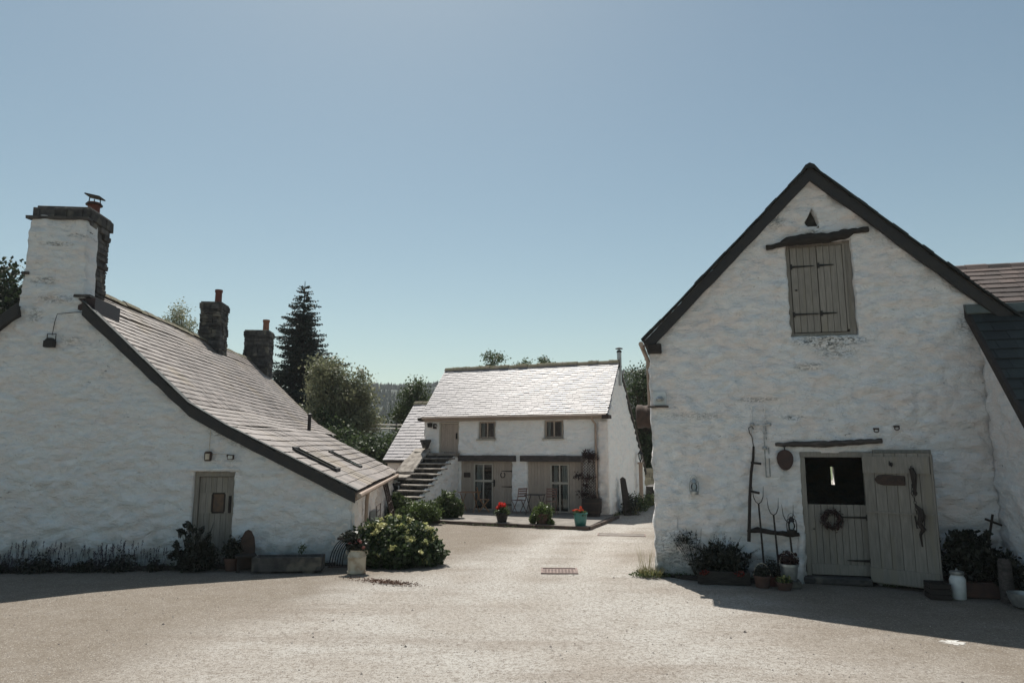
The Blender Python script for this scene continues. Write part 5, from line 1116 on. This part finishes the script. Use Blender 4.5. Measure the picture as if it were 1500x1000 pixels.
for (x, lab) in ((-0.32, 'red flowering plant at the left end of the wooden trough'), (0.28, 'red flowering plant at the right end of the wooden trough')):
    t = barnthing('begonia', lab, 'plant', 1.18 + x, -0.56, 0.15, group='red plants in the wooden trough')
    foliage(260, (0, 0, 0.03), (0.16, 0.10, 0.08), 0.04, rnd, 0.1).build('leaves', M['leaf_shade'], t)
    foliage(80, (0, -0.06, 0.04), (0.12, 0.07, 0.05), 0.035, rnd, 0.1).build('flowers', M['flower_dim'], t)
t = barnthing('wall_plant', 'thin wiry plant climbing the barn wall left of the fern', 'plant', 0.55, -0.10)
mb = MB(); mb.leafy = True
for k in range(22):
    a = rnd.uniform(-0.5, 0.5); mb.tube([(0.15, -0.05, 0.05), (0.1 + a * 0.3, -0.02, 0.4), (a * 0.6, -0.03, rnd.uniform(0.6, 0.95))], 0.003, 4, cap=False)
mb.build('stems', M['leaf_shade'], t)
foliage(260, (0.0, 0, 0.68), (0.28, 0.04, 0.22), 0.025, rnd, 0.1).build('leaves', M['leaf_shade'], t)
def pot(label_p, label_l, x, y, r, h, mat, plant, n=300, pr=(0.14, 0.12, 0.12), size=0.035, z0=0.0, name='plant_pot', hoop=False, fl=None, kind='plant'):
    t = barnthing(name, label_p, 'pot', x, y, z0)
    m = MB(); m.lathe([(r * 0.78, 0), (r, h * 0.85), (r * 1.08, h * 0.86), (r * 1.08, h), (r * 0.9, h), (r * 0.85, h * 0.7)], 20); m.build('pot', mat, t, True)
    if hoop: m = MB(); m.tube([(r * 1.0 * math.cos(a), 0, h * .9 + r * 1.6 * math.sin(a)) for a in [i * PI / 10 for i in range(11)]], 0.006, 5); m.build('handle', M['creampaint'], t)
    t2 = barnthing(kind, label_l, 'plant', x, y, z0 + h)
    foliage(n, (0, 0, pr[2] * .5), pr, size, rnd, 0.1, lump=.4, seed=x).build('leaves', plant, t2)
    if fl: foliage(50, (0, -0.03, pr[2]), (pr[0] * .8, pr[1] * .8, 0.04), 0.03, rnd, 0.1).build('flowers', fl, t2)
pot('small basket-handled clay pot right of the wooden trough', 'dark leafy plant in the basket-handled clay pot', 1.82, -0.72, 0.14, 0.2, M['clay'], M['leaf_shade'], 350, hoop=True)
pot('galvanised pail standing beside the barn doorway', 'spiky dark succulent in the galvanised pail', 2.28, -0.62, 0.15, 0.28, M['zinc'], M['leaf_red'], 420, (0.17, 0.14, 0.14), 0.04, z0=0.12, name='pail', hoop=True)
pot('low clay bowl in front of the galvanised pail', 'yellowish trailing plant in the low clay bowl', 2.16, -0.86, 0.13, 0.13, M['clay'], M['leaf_yellow'], 220, (0.14, 0.12, 0.07), name='plant_bowl')
pot('small terracotta pot between the trough and the galvanised pail', 'sprawling herb in the small terracotta pot', 2.0, -0.52, 0.11, 0.16, M['terra'], M['leaf_shade'], 300, (0.16, 0.12, 0.2))
t = barnthing('stone_block', 'flat stone block under the galvanised pail', 'stone', 2.28, -0.62); m = MB(); m.box((-0.17, -0.15, 0), (0.17, 0.15, 0.12), jit=0.015); m.build('block', M['stone'], t, bevel=0.015)
# grass at the corner
t = barnthing('grass_tuft', 'tall dry grass and weeds at the left corner of the barn', 'grass tuft', -0.14, -0.18)
mb = MB(); mb.leafy = True; spikes(mb, (0.02, 0, 0), 150, 0.22, 0.24, rnd, 0.005, 0.8); spikes(mb, (-0.08, 0.1, 0), 34, 0.12, 0.62, rnd, 0.003, 0.3); mb.build('blades', M['straw'], t)
mb = foliage(420, (-0.05, 0.0, 0.03), (0.34, 0.18, 0.09), 0.03, rnd, 0.1, base=0.0); mb.build('leaves', M['leaf_mid'], t)
# right side: crate, churn, bush box, post, bowl, tool
t = barnthing('wooden_crate', 'small dark wooden crate on the ground at the foot of the open door', 'crate', 4.47, -0.95)
m = MB()
for z in (0.0, 0.085, 0.17):
    m.box((-0.15, -0.16, z + .004), (0.15, -0.145, z + 0.078)); m.box((-0.15, 0.145, z + .004), (0.15, 0.16, z + 0.078)); m.box((-0.15, -0.145, z + .004), (-0.135, 0.145, z + 0.078)); m.box((0.135, -0.145, z + .004), (0.15, 0.145, z + 0.078))
m.box((-0.135, -0.145, 0.0), (0.135, 0.145, 0.012)); m.build('slats', M['darkwood'], t)
t = barnthing('milk_churn', 'small white milk churn with its lid on, standing right of the open door', 'milk churn', 4.78, -0.92)
m = MB(); m.lathe([(0.10, 0), (0.105, 0.01), (0.115, 0.24), (0.118, 0.30), (0.10, 0.345), (0.085, 0.365), (0.085, 0.375)], 26); m.build('body', M['whitepaint'], t, True)
m = MB(); m.lathe([(0.10, 0.376), (0.105, 0.39), (0.105, 0.42), (0.09, 0.43), (0.02, 0.435)], 24); m.lathe([(0.015, 0.43), (0.02, 0.46), (0.01, 0.47)], 10); m.build('lid', M['zinc'], t, True)
t = barnthing('planter_box', 'dark brick-brown planter box in the corner right of the white churn', 'planter', 5.12, -0.55)
m = MB(); m.box((-0.35, -0.25, 0), (0.30, 0.25, 0.24)); m.build('box', M['clay'], t, bevel=0.012)
t = barnthing('shrub', 'dense dark shrub in the planter box by the right end of the barn wall', 'shrub', 5.10, -0.55, 0.22)
mb = foliage(2600, (0, 0, 0.36), (0.40, 0.34, 0.44), 0.055, rnd, 0.2, lump=.5, seed=6)
for k in range(9): foliage(50, (rnd.uniform(-.35, .35), 0, rnd.uniform(.6, .85)), (0.07, 0.07, 0.08), 0.05, rnd, 0.1, mb=mb)
mb.build('leaves', M['leaf_shade'], t)
m = MB()
for k in range(7): m.tube([(0, 0, 0), (rnd.uniform(-.25, .25), rnd.uniform(-.2, .2), 0.6)], 0.012, 5)
m.build('stems', M['bark'], t)
t = barnthing('tool_handle', 'old T-handled spade leaning in the corner above the dark shrub', 'spade', 5.40, -0.25)
m = MB(); m.tube([(-0.10, -0.1, 0.0), (0.22, -0.02, 1.28)], 0.02, 7); m.build('shaft', M['darkwood'], t); m = MB(); m.tube([(0.10, -0.02, 1.20), (0.34, -0.02, 1.10)], 0.02, 7); m.build('grip', M['darkwood'], t)
t = barnthing('timber_post', 'weathered round timber post standing upright by the right wall', 'post', 5.42, -1.05)
m = MB(); m.lathe([(0.10, 0), (0.10, 0.3), (0.092, 0.62), (0.07, 0.66)], 14); m.build('post', M['greywood'], t, True)
t = barnthing('leafy_plant', 'dark leafy plant in the corner behind the timber post', 'plant', 5.56, -0.75)
foliage(900, (0, 0, 0.38), (0.22, 0.3, 0.4), 0.055, rnd, 0.1, lump=.5).build('leaves', M['leaf_shade'], t); m = MB(); m.lathe([(0.12, 0), (0.15, 0.2), (0.12, 0.2)], 14); m.build('pot', M['clay'], t, True)
t = barnthing('metal_basin', 'dull metal basin tipped on the ground at the right edge', 'basin', 5.50, -1.42)
m = MB(); m.lathe([(0.08, 0), (0.16, 0.03), (0.21, 0.14), (0.22, 0.22), (0.20, 0.22), (0.17, 0.08)], 24); o = m.build('bowl', M['zinc'], t, True)

# wing on the far right (lean-to against the gable) and the brown slated building behind
wing = thing('lean_to', 'whitewashed lean-to with a steep dark slate roof joined to the right of the barn gable', 'lean-to', (BARN[0], BARN[1], 0), YB)
wall_mesh('side_wall', [(-2.4, 0), (-0.06, 0), (-0.06, 4.62), (-2.4, 2.02)], [], M['white_barn'], wing, 0.08, 0.35, 1.0, 61.0, place=Matrix(((0, 1, 0, 5.80), (1, 0, 0, 0), (0, 0, 1, 0), (0, 0, 0, 1))), edge=0.02)
m = MB(); m.box((6.16, -2.4, 0), (9.5, -2.05, 2.1)); m.box((9.15, -2.05, 0), (9.5, 0, 2.1)); m.build('front_wall', M['white_barn'], wing)
m = MB(); up = Vector((0, 2.65, 3.02)); slates(m, (5.62, -2.62, 1.86), (1, 0, 0), up, 4.0, up.length, 0.24, 0.32, rnd, lift=0.02); m.build('slates', M['slate_dark'], wing)
m = MB(); roofprism(m, 5.66, 9.6, [(-2.60, 1.84), (0.0, 4.82), (0.0, 4.68), (-2.55, 1.74)]); m.build('roof_deck', M['board'], wing)
m = MB(); roofprism(m, 5.60, 5.66, [(-2.66, 1.86), (0.0, 4.90), (0.0, 4.72), (-2.6, 1.72)]); m.build('verge_board', M['darkwood'], wing)
m = MB(); roofprism(m, 5.60, 6.6, [(-0.14, 4.78), (-0.10, 4.94), (0.0, 4.96), (0.0, 4.90), (-0.12, 4.76)]); m.build('flashing', M['lead'], wing)
bb = thing('outbuilding', 'stone outbuilding with a brown slate roof rising behind the right slope of the barn', 'outbuilding', (BARN[0], BARN[1], 0), YB)
m = MB(); m.box((7.6, 1.9, 0), (15.5, 2.3, 4.55)); m.box((7.6, 6.8, 0), (15.5, 7.2, 4.2)); m.box((15.1, 2.3, 0), (15.5, 6.8, 4.2)); m.box((7.6, 2.3, 0), (7.9, 6.8, 4.2)); m.build('wall', M['white_barn'], bb)
m = MB(); up = Vector((0, 2.75, 2.05)); slates(m, (4.4, 1.62, 4.62), (1, 0, 0), up, 11.3, up.length, 0.24, 0.36, rnd, lift=0.022); m.build('slates', M['slate_brown'], bb)
m = MB(); roofprism(m, 4.42, 15.7, [(1.66, 4.58), (4.4, 6.60), (7.4, 4.2), (7.35, 4.1), (4.4, 6.5), (1.7, 4.5)]); m.build('roof_deck', M['board'], bb)
m = MB(); ridge_tiles(m, (4.5, 4.38, 6.72), (15.7, 4.38, 6.72), rnd, 0.14, 0.45); m.build('ridge_tile', M['slate_brown'], bb)

#@@YARD
# dark soil beds that deepen the wall shadow by colour, and a ragged fringe of weeds where the walls meet the yard
M['soil'] = pm("soil", (0.035, 0.028, 0.022), (0.022, 0.018, 0.015), 9, 1.0, 1.0, 30)  # near-black so the bed also carries the shadow at the wall foot
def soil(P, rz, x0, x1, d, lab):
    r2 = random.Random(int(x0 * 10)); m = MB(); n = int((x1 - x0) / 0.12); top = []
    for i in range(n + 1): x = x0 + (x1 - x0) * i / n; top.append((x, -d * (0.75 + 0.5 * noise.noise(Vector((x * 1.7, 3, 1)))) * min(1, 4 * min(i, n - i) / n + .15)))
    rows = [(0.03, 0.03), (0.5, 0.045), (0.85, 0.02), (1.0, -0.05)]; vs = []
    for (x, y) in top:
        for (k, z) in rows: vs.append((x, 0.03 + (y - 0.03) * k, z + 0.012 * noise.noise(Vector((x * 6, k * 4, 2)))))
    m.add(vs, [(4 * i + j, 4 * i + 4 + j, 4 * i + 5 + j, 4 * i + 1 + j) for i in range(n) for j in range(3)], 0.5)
    o = m.build('shade_soil_bed', M['soil'], None, True); o.location = (P[0], P[1], 0); o.rotation_euler = (0, 0, rz); tag(o, lab, kind='structure')
soil(LEFT, YL, -9.0, -0.3, 0.55, 'narrow soil bed darkened as wall shade along the foot of the cottage wall')
soil(BARN, YB, 0.25, 2.5, 0.55, 'narrow soil bed darkened as wall shade along the foot of the barn wall')
soil(BARN, YB, 4.3, 5.75, 0.6, 'soil bed darkened as wall shade in the corner by the lean-to')
rw = random.Random(5); mb = MB(); mb.leafy = True
def fringe(P, rz, x0, x1, y, n, side=False):
    for k in range(n):
        x = rw.uniform(x0, x1)
        if noise.noise(Vector((x * 1.6, 7, y))) < -0.05: continue
        q = fr(P, rz, x, y - abs(rw.gauss(0, 0.05)), 0) if not side else fr(P, rz, y + abs(rw.gauss(0, 0.05)), x, 0)
        h = abs(rw.gauss(0, 0.05)); 
        for w in range(3): mb.leaf(Vector((q.x + rw.gauss(0, .02), q.y + rw.gauss(0, .02), h * rw.random() + 0.01)), 0.02, rw, 0.5, 2.2)
fringe(BARN, YB, 0.0, 2.6, -0.04, 500); fringe(BARN, YB, 3.9, 5.8, -0.04, 300); fringe(LEFT, YL, -8, -0.1, -0.04, 900)
fringe(LEFT, YL, 0.0, 3.0, 0.04, 400, True); fringe(MID, YM, 0.0, 6.3, 0.06, 900, True); fringe(MID, YM, -5.6, 0.2, -4.04, 120); fringe(MID, YM, -5.8, -0.2, -0.05, 300)
tag(mb.build('wall_weeds', M['leaf_mid']), 'fringe of tiny weeds along the wall bases and kerbs', kind='stuff')
# ------------------------------------------------------------------ yard details
rnd = random.Random(71)
t = thing('drain_cover', 'rusty square iron drain cover set in the middle of the yard', 'drain cover', (0.93, 13.95, gz(0.93, 13.95)), R(-3))
m = MB(); m.box((-0.36, -0.30, -0.03), (0.36, -0.26, 0.022)); m.box((-0.36, 0.26, -0.03), (0.36, 0.30, 0.022)); m.box((-0.36, -0.26, -0.03), (-0.32, 0.26, 0.022)); m.box((0.32, -0.26, -0.03), (0.36, 0.26, 0.022)); m.build('frame', M['lid'], t)
m = MB(); m.box((-0.315, -0.255, -0.03), (0.315, 0.255, 0.008))
for i in range(9):
    for j in range(7): m.box((-0.29 + i * 0.066, -0.23 + j * 0.068, 0.008), (-0.29 + i * 0.066 + 0.04, -0.23 + j * 0.068 + 0.022, 0.012))
m.build('lid', M['lid'], t)
t = thing('drain_cover', 'long rusty drain cover in the lane beside the byre', 'drain cover', (3.05, 19.6, gz(3.05, 19.6) + .006), R(-10))
m = MB(); m.box((-0.62, -0.22, -0.03), (0.62, 0.22, 0.001)); m.build('lid', M['patio'], t); m = MB(); m.box((-0.66, -0.26, -0.03), (0.66, -0.225, 0.006)); m.box((-0.66, 0.225, -0.03), (0.66, 0.26, 0.006)); m.box((-0.66, -0.225, -0.03), (-0.625, 0.225, 0.006)); m.box((0.625, -0.225, -0.03), (0.66, 0.225, 0.006)); m.build('frame', M['lid'], t)
# leaf litter and loose stones
mb = MB(); mb.leafy = True
for k in range(900):
    x = rnd.gauss(-2.25, 0.30); y = 12.75 + (x + 2.25) * -0.45 + rnd.gauss(0, 0.10); mb.leaf(Vector((x, y, 0.018 + rnd.random() * 0.012)), 0.020, rnd, 0, 1.8, d=Vector((rnd.gauss(0, 1), rnd.gauss(0, 1), rnd.gauss(0, .12))))
M['litter'] = leafm("leaf_litter", (0.13, 0.065, 0.035), (0.07, 0.04, 0.03)); tag(mb.build('leaf_litter', M['litter']), 'scattered brown leaf litter on the yard in front of the milk churn', 'leaf litter', kind='stuff')
mb = MB()
for k in range(2600):
    y = 4.5 + 17 * rnd.random() ** 1.3; x = rnd.uniform(-0.78, 0.78) * y
    if y > 13.3 and (x < -3.0 or x > 2.6): continue
    r = rnd.uniform(0.004, 0.014) * (1 + (rnd.random() < 0.03) * 1.2); c_ = Vector((x, y, 0.0)); z_ = 0.018 * noise.noise(Vector((x * 0.5, y * 0.5, 2))) + 0.006 * noise.noise(Vector((x * 2, y * 2, 5))) - 0.01
    a0 = rnd.random() * 6; mb.add([(x + r * math.cos(a0 + q * 1.257) * rnd.uniform(.7, 1.2), y + r * math.sin(a0 + q * 1.257), z_) for q in range(5)] + [(x, y, z_ + r * 0.9)], [(q, (q + 1) % 5, 5) for q in range(5)], rnd.random())
M['chips'] = pm("stone_chips", (0.30, 0.27, 0.24), (0.14, 0.12, 0.11), 3, 0.9, 0, tint=0.6); tag(mb.build('gravel', M['chips']), 'loose stone chips scattered over the yard', 'gravel', kind='stuff')
def splash(name, label, c, pts, mat):
    m = MB(); z = 0.004; n = len(pts); m.add([(0, 0, gz(c[0], c[1]) + .004)] + [(x, y, gz(c[0] + x, c[1] + y) + .004) for x, y in pts], [[0, i + 1, (i + 1) % n + 1] for i in range(n)]); o = m.build(name, mat, None, loc=c); tag(o, label, 'stain'); return o
M['paint'] = pm("paint_splash", (0.50, 0.50, 0.48), (0.33, 0.31, 0.29), 9, 0.8, 0.2, 20)
def star(r, k, e): return [(r * (1 + e * rnd.uniform(-1, 1)) * math.cos(2 * PI * i / k) * 1.2, r * (1 + e * rnd.uniform(-1, 1)) * math.sin(2 * PI * i / k)) for i in range(k)]
splash('paint_splash', 'larger white paint splash on the yard in front of the barn', (5.54, 9.04, 0), star(0.11, 26, .6), M['paint'])
splash('paint_splash', 'tiny white paint splash right of the larger one', (6.35, 8.72, 0), star(0.035, 14, .5), M['paint'])

# foreground bush and others around the cottage side
def bush(name, label, loc, blobs, size, mat, rad_stem=0.02, long=1.6, group=None, shell=0.35, up=0.3):
    t = thing(name, label, 'bush', loc, 0, group); mb = MB(); mb.leafy = True; sm = MB()
    for (x, y, z, rx, ry, rz_, n) in blobs:
        foliage(n, (x, y, z), (rx, ry, rz_), size, rnd, shell, up, long, 0.5, x * 3 + z, mb=mb, base=0.0)
        for k in range(4): sm.tube([(x * 0.3, y * 0.3, 0), (x * .8 + rnd.uniform(-.1, .1), y * .8, z * 0.7), (x + rnd.uniform(-rx, rx) * .5, y + rnd.uniform(-ry, ry) * .5, z + rz_ * .5)], [rad_stem, rad_stem * .7, rad_stem * .3], 5)
    mb.build('leaves', mat, t); sm.build('stems', M['bark'], t); return t
vb_ = bush('variegated_bush', 'broad yellow-green leafy bush at the corner of the cottage', (-2.35, 14.75, 0),
     [(-0.50, 0, 0.42, 0.45, 0.45, 0.42, 2600), (-0.1, 0.1, 0.50, 0.45, 0.5, 0.45, 2800), (0.35, 0, 0.42, 0.42, 0.45, 0.40, 2400), (0.68, -0.05, 0.24, 0.30, 0.38, 0.27, 1400), (0.1, -0.35, 0.25, 0.6, 0.3, 0.30, 2000), (-0.45, -0.3, 0.22, 0.35, 0.3, 0.30, 1000)], 0.066, M['leaf_laurel'], long=1.4)
mb = MB(); mb.leafy = True
for (x, y, z, rx, ry, rz_, n) in [(-0.50, 0, 0.46, 0.47, 0.47, 0.42, 1100), (-0.1, 0.1, 0.54, 0.47, 0.52, 0.45, 1200), (0.35, 0, 0.45, 0.43, 0.46, 0.40, 900), (0.68, -0.05, 0.26, 0.31, 0.38, 0.27, 350), (0.1, -0.35, 0.30, 0.6, 0.3, 0.32, 600)]:
    for q in range(int(n / 34)):
        d = Vector((rnd.gauss(0, 1), rnd.gauss(0, 1), rnd.gauss(0.5, 1))).normalized() * rnd.uniform(.82, 1.05)
        foliage(rnd.randint(6, 20), (x + d.x * rx, y + d.y * ry, max(.1, z + d.z * rz_)), (0.07, 0.07, 0.05), rnd.uniform(.045, .065), rnd, 0.1, 1.2, 1.4, mb=mb, base=0.08)
M['leaf_cream'] = leafm("leaf_cream", (0.52, 0.49, 0.25), (0.30, 0.33, 0.12), tint=0.5, scale=6)
mb.build('new_growth', M['leaf_cream'], vb_)
bush('bush', 'upright green bush between the cottage side wall and the stone stair', (-3.62, 22.4, 0), [(0, 0, 0.40, 0.34, 0.4, 0.45, 1900), (-0.08, 0, 0.72, 0.22, 0.25, 0.26, 700), (0.2, -0.4, 0.25, 0.3, 0.35, 0.3, 700)], 0.065, M['leaf_mid'], long=2.2)
bush('bush', 'low mounded bush at the foot of the stone stair', (-2.75, 22.3, 0), [(0, 0, 0.34, 0.5, 0.45, 0.38, 2600), (-0.35, 0.1, 0.25, 0.3, 0.3, 0.3, 800)], 0.055, M['leaf_bright'])
bush('bush', 'spiky dark green bush in front of the white flank of the stair', (-2.15, 23.4, 0), [(0, 0, 0.45, 0.42, 0.4, 0.48, 2200), (0.3, -0.1, 0.4, 0.25, 0.25, 0.3, 600)], 0.06, M['leaf_mid'], long=3.0, up=0.1)
bush('bush', 'straggly weeds growing over the lowest stair slabs', (-3.25, 23.1, 0), [(0, 0, 0.3, 0.5, 0.4, 0.42, 1100), (-0.35, 0, .45, .3, .3, .3, 500)], 0.05, M['leaf_bright'])

# ------------------------------------------------------------------ trees
def tree(name, label, base, height, crown, mat, n, size, seed, trunk_r=0.18, group=None, clusters=60, csd=0.5, long=1.6, cat='tree', inner=0.25):
    """crown: list of ellipsoids (dx, dy, z, rx, ry, rz) relative to base. Leaves gather in clusters at the twig ends."""
    r = random.Random(seed); t = thing(name, label, cat, base, 0, group)
    tm = MB(); lean = r.uniform(-.3, .3)
    tm.tube([(0, 0, -0.2), (lean * .2, 0, height * .3), (lean * .6, 0, height * .6), (lean, 0, height * .9)], [trunk_r, trunk_r * .75, trunk_r * .45, trunk_r * .12], 8)
    mb = MB(); mb.leafy = True; tot = sum(c[3] * c[4] * c[5] for c in crown)
    for (dx, dy, z, rx, ry, rz_) in crown:
        f = rx * ry * rz_ / tot; nc = max(6, int(clusters * f)); nl = int(n * f / nc)
        for k in range(nc):
            d = Vector((r.gauss(0, 1), r.gauss(0, 1), r.gauss(0, 1))).normalized() * (r.uniform(inner, 1.0) ** 0.6)
            c = Vector((dx + d.x * rx, dy + d.y * ry, z + d.z * rz_)); s0 = Vector((lean * .4, 0, min(height * .8, max(height * .12, c.z * 0.55))))
            mid_ = s0.lerp(c, .5) + Vector((r.uniform(-.2, .2), r.uniform(-.2, .2), .15))
            tm.tube([s0, mid_, c], [trunk_r * .28, trunk_r * .14, trunk_r * .04], 5, cap=False)
            cl = r.random()
            for q in range(nl):
                p = c + Vector((r.gauss(0, csd), r.gauss(0, csd), r.gauss(0, csd * .75)))
                mb.leaf(p, size * r.uniform(.6, 1.3), r, 0.4, long, min(1, max(0, .5 * cl + .5 * r.random())))
    tm.build('trunk', M['bark'], t, True); mb.build('crown', mat, t); return t
def spruce(label, base, H, Rm, seed):
    r = random.Random(seed); t = thing('spruce_tree', label, 'tree', base)
    tm = MB(); tm.tube([(0, 0, -.2), (0, 0, H * .5), (0, 0, H)], [0.24, 0.13, 0.02], 8)
    mb = MB(); mb.leafy = True; z = H * 0.10
    while z < H - 0.15:
        u = z / H; rad = min(Rm * (1 - u) ** 0.82, 3.4); nb = 15 if u < .85 else 8; ph = r.random() * 6
        for k in range(nb):
            a = ph + 6.283 * k / nb + r.uniform(-.25, .25); L_ = rad * r.uniform(.5, 1.15) * (1 + 0.55 * noise.noise(Vector((math.cos(a) * 1.3, math.sin(a) * 1.3, z * 0.55)))) + .12; zz = z + r.uniform(-.12, .12)
            d = Vector((math.cos(a), math.sin(a), 0)); pts = []
            ns = max(4, int(L_ / 0.16))
            for q in range(ns + 1):
                v = q / ns; pts.append(Vector((0, 0, zz)) + d * L_ * v + Vector((0, 0, -0.30 * L_ * v + 0.22 * L_ * v * v + .05 * v)))
            tm.tube([pts[0], pts[ns // 2], pts[-1]], [0.035 * (1 - u) + .008, .018 * (1 - u) + .005, .004], 4, cap=False)
            side = Vector((-d.y, d.x, 0)); tint = r.random()
            for q in range(1, ns + 1):
                v = q / ns; w = L_ * 0.30 * (1 - v * .75) + .07
                for sg in (-1, 1):
                    for h in range(5):
                        dd = (side * sg * r.uniform(.2, 1.2) + d * r.uniform(.2, 1.0) + Vector((0, 0, r.uniform(-.6, .45)))).normalized(); l = w * r.uniform(.5, 1.15)
                        mb.leaf(pts[q] + dd * l * .5, 0.075, r, 0.2, l / 0.075, .5 * tint + .5 * r.random(), d=dd)
        z += 0.30 + 0.16 * (1 - u)
    tm.build('trunk', M['bark'], t, True); mb.build('crown', M['leaf_spruce'], t); return t
p = at(447, 412, 46)
spruce('tall dark spruce rising behind the cottage roof', (p.x, 46, 0), p.z, 4.9, 3)
def T(px, ytop, Y): q = at(px, ytop, Y); return q
q = T(492, 520, 38)
tree('birch_tree', 'pale silvery-green birch right of the spruce', (q.x, 38, 0), q.z, [(-0.4, 0, q.z - 1.7, 1.1, 1.2, 1.6), (1.5, 0, q.z - 1.9, 0.6, 0.8, 1.3), (0.6, 0, q.z - 2.9, 1.3, 1.2, 1.4), (0.2, 0, q.z - 4.0, 2.1, 1.6, 1.6), (1.7, 0, q.z - 3.6, 0.9, 1.2, 1.2)], M['leaf_silver'], 34000, 0.09, 8, clusters=190, csd=0.30)
q = T(268, 447, 44)
tree('birch_tree', 'small birch top showing above the cottage ridge beside the second chimney', (q.x, 44, 0), q.z, [(0, 0, q.z - 1.3, 1.2, 1.2, 1.3), (0.3, 0, q.z - 3.0, 1.5, 1.3, 1.6)], M['leaf_silver'], 7000, 0.075, 9, clusters=60, csd=0.28)
q = T(607, 557, 40)
tree('ash_tree', 'rounded green tree left of the byre roof in front of the hill', (q.x, 40, 0), q.z, [(0, 0, q.z - 1.0, 0.7, 0.9, 0.95), (0, 0, q.z - 2.4, 1.2, 1.2, 1.3), (0.8, 0, q.z - 1.6, 0.7, 0.8, 0.8)], M['leaf_mid'], 15000, 0.085, 10, clusters=130, csd=0.28)
for i, (px, yt, Y, w, lab) in enumerate(((722, 516, 48, 0.62, 'treetop with two tufts showing above the left half of the byre ridge'), (766, 528, 50, 0.3, 'smallest treetop showing above the middle of the byre ridge'), (797, 523, 49, 0.28, 'narrow treetop showing above the byre ridge right of its middle'))):
    q = T(px, yt, Y); tree('ash_tree', lab, (q.x, Y, 0), q.z, [(-w * .4, 0, q.z - 0.6, w * .7, .8, .7), (w * .6, 0, q.z - .55, w * .6, .8, .6), (0, 0, q.z - 2.3, w * 1.5, 1.2, 0.9)], M['leaf_mid'], 3600, 0.09, 20 + i, clusters=50, csd=0.22, group='treetops behind the byre')
q = T(948, 528, 36)
tree('holly_tree', 'dense dark holly between the byre gable and the barn', (q.x, 36, 0), q.z, [(-0.1, 0, q.z - 1.6, 1.3, 1.4, 1.6), (0.0, 0, q.z - 3.6, 1.6, 1.5, 2.0), (-0.1, 0, q.z - 5.6, 1.3, 1.4, 1.6)], M['leaf_laurel'], 26000, 0.08, 31, clusters=240, csd=0.26, inner=0.1)
q = T(8, 386, 28)
tree('yew_tree', 'large dark tree behind the big chimney at the left edge', (q.x - 1.0, 28, 0), q.z, [(0.2, 0, q.z - 1.9, 2.2, 1.8, 1.9), (0.9, 0, q.z - 3.2, 1.9, 1.8, 2.2), (-1.5, 0, q.z - 2.5, 2.4, 1.8, 2.2)], M['leaf_dark'], 60000, 0.12, 33, clusters=520, csd=0.34, inner=0.1, trunk_r=0.3)
for i, (x0, y0, h, w, lab) in enumerate(((-8.6, 34.5, 3.3, 1.3, 'glossy laurel bush behind the cottage vent pipe'), (-7.2, 33.5, 2.9, 1.2, 'glossy laurel bush at the left of the outhouse roof'), (-6.0, 34.5, 3.0, 1.2, 'glossy laurel bush touching the outhouse roof slope'), (-9.9, 36, 4.1, 1.4, 'tall laurel bush under the birch'))):
    tree('laurel_bush', lab, (x0, y0, 0), h, [(0, 0, h * .55, w, 1.1, h * .48)], M['leaf_laurel'], 9000, 0.11, 50 + i, clusters=90, csd=0.26, group='laurel bushes behind the yard', cat='bush', inner=0.1, trunk_r=.08)
# pale rail fence behind the laurels
t = thing('rail_fence', 'two pale wooden rails of a fence running behind the laurel bushes', 'fence', (-6.5, 37.4, 0))
q1 = at(540, 621, 37.4); q2 = at(600, 623, 37.4)
for dz in (0, -0.20):
    m = MB(); m.tube([(q1.x + 6.5 - 2, 0, q1.z + dz), (q2.x + 6.5 + 1.5, 0, q2.z + dz)], 0.035, 6); m.build('rail', M['cream'], t)
for x in (-3.5, -1.7, 0.2, 2.0): m = MB(); m.box((x - .05, 0.04, 0), (x + .05, 0.12, q1.z + .1)); m.build('post', M['greywood'], t)
# far end of the lane
t = thing('garden_wall', 'low buff wall closing the far end of the lane behind the holly', 'wall', (6.9, 33.5, 0), R(-10))
m = MB()
for k in range(7):
    x = -1.6
    while x < 2.4: w = rnd.uniform(.3, .6); m.box((x + .006, -0.15, k * 0.2 + .004), (x + w - .006, 0.15, k * 0.2 + .196), rnd.random(), jit=.01); x += w
M['buff'] = pm("buff_stone", (0.36, 0.33, 0.24), (0.26, 0.24, 0.18), 5, .95, .6, 20, tint=.2); m.build('masonry', M['buff'], t)
t = thing('compost_bin', 'black plastic bin in front of the low wall at the end of the lane', 'bin', (6.35, 31.3, 0))
m = MB(); m.lathe([(0.30, 0), (0.36, 0.04), (0.33, 0.62), (0.35, 0.64)], 18); m.build('bin', M['iron'], t, True); m = MB(); m.lathe([(0.36, 0.64), (0.36, 0.68), (0.1, 0.76)], 18); m.build('lid', M['iron'], t, True)
low_plant('grass_verge', 'patch of bright grass at the end of the lane', 'grass', (6.2, 30.3, 0), (0.7, 0.5, 0.2), 1300, 0.06, M['leaf_bright'], 8, 200, M['leaf_bright'], h=0.35)
# ------------------------------------------------------------------ thin summer haze
hm = bpy.data.materials.new("haze"); hm.use_nodes = True; nt = hm.node_tree; nt.nodes.remove(nt.nodes["Principled BSDF"])
pv = nt.nodes.new("ShaderNodeVolumePrincipled"); pv.inputs["Color"].default_value = (0.92, 0.95, 0.98, 1); pv.inputs["Density"].default_value = 0.00035; pv.inputs["Anisotropy"].default_value = 0.0
nt.links.new(pv.outputs[0], nt.nodes["Material Output"].inputs["Volume"])
m = MB(); m.box((-950, -150, -3), (950, 1550, 95)); hz_ = m.build('haze', hm); tag(hz_, 'thin pale summer haze', kind='stuff')
#@@END
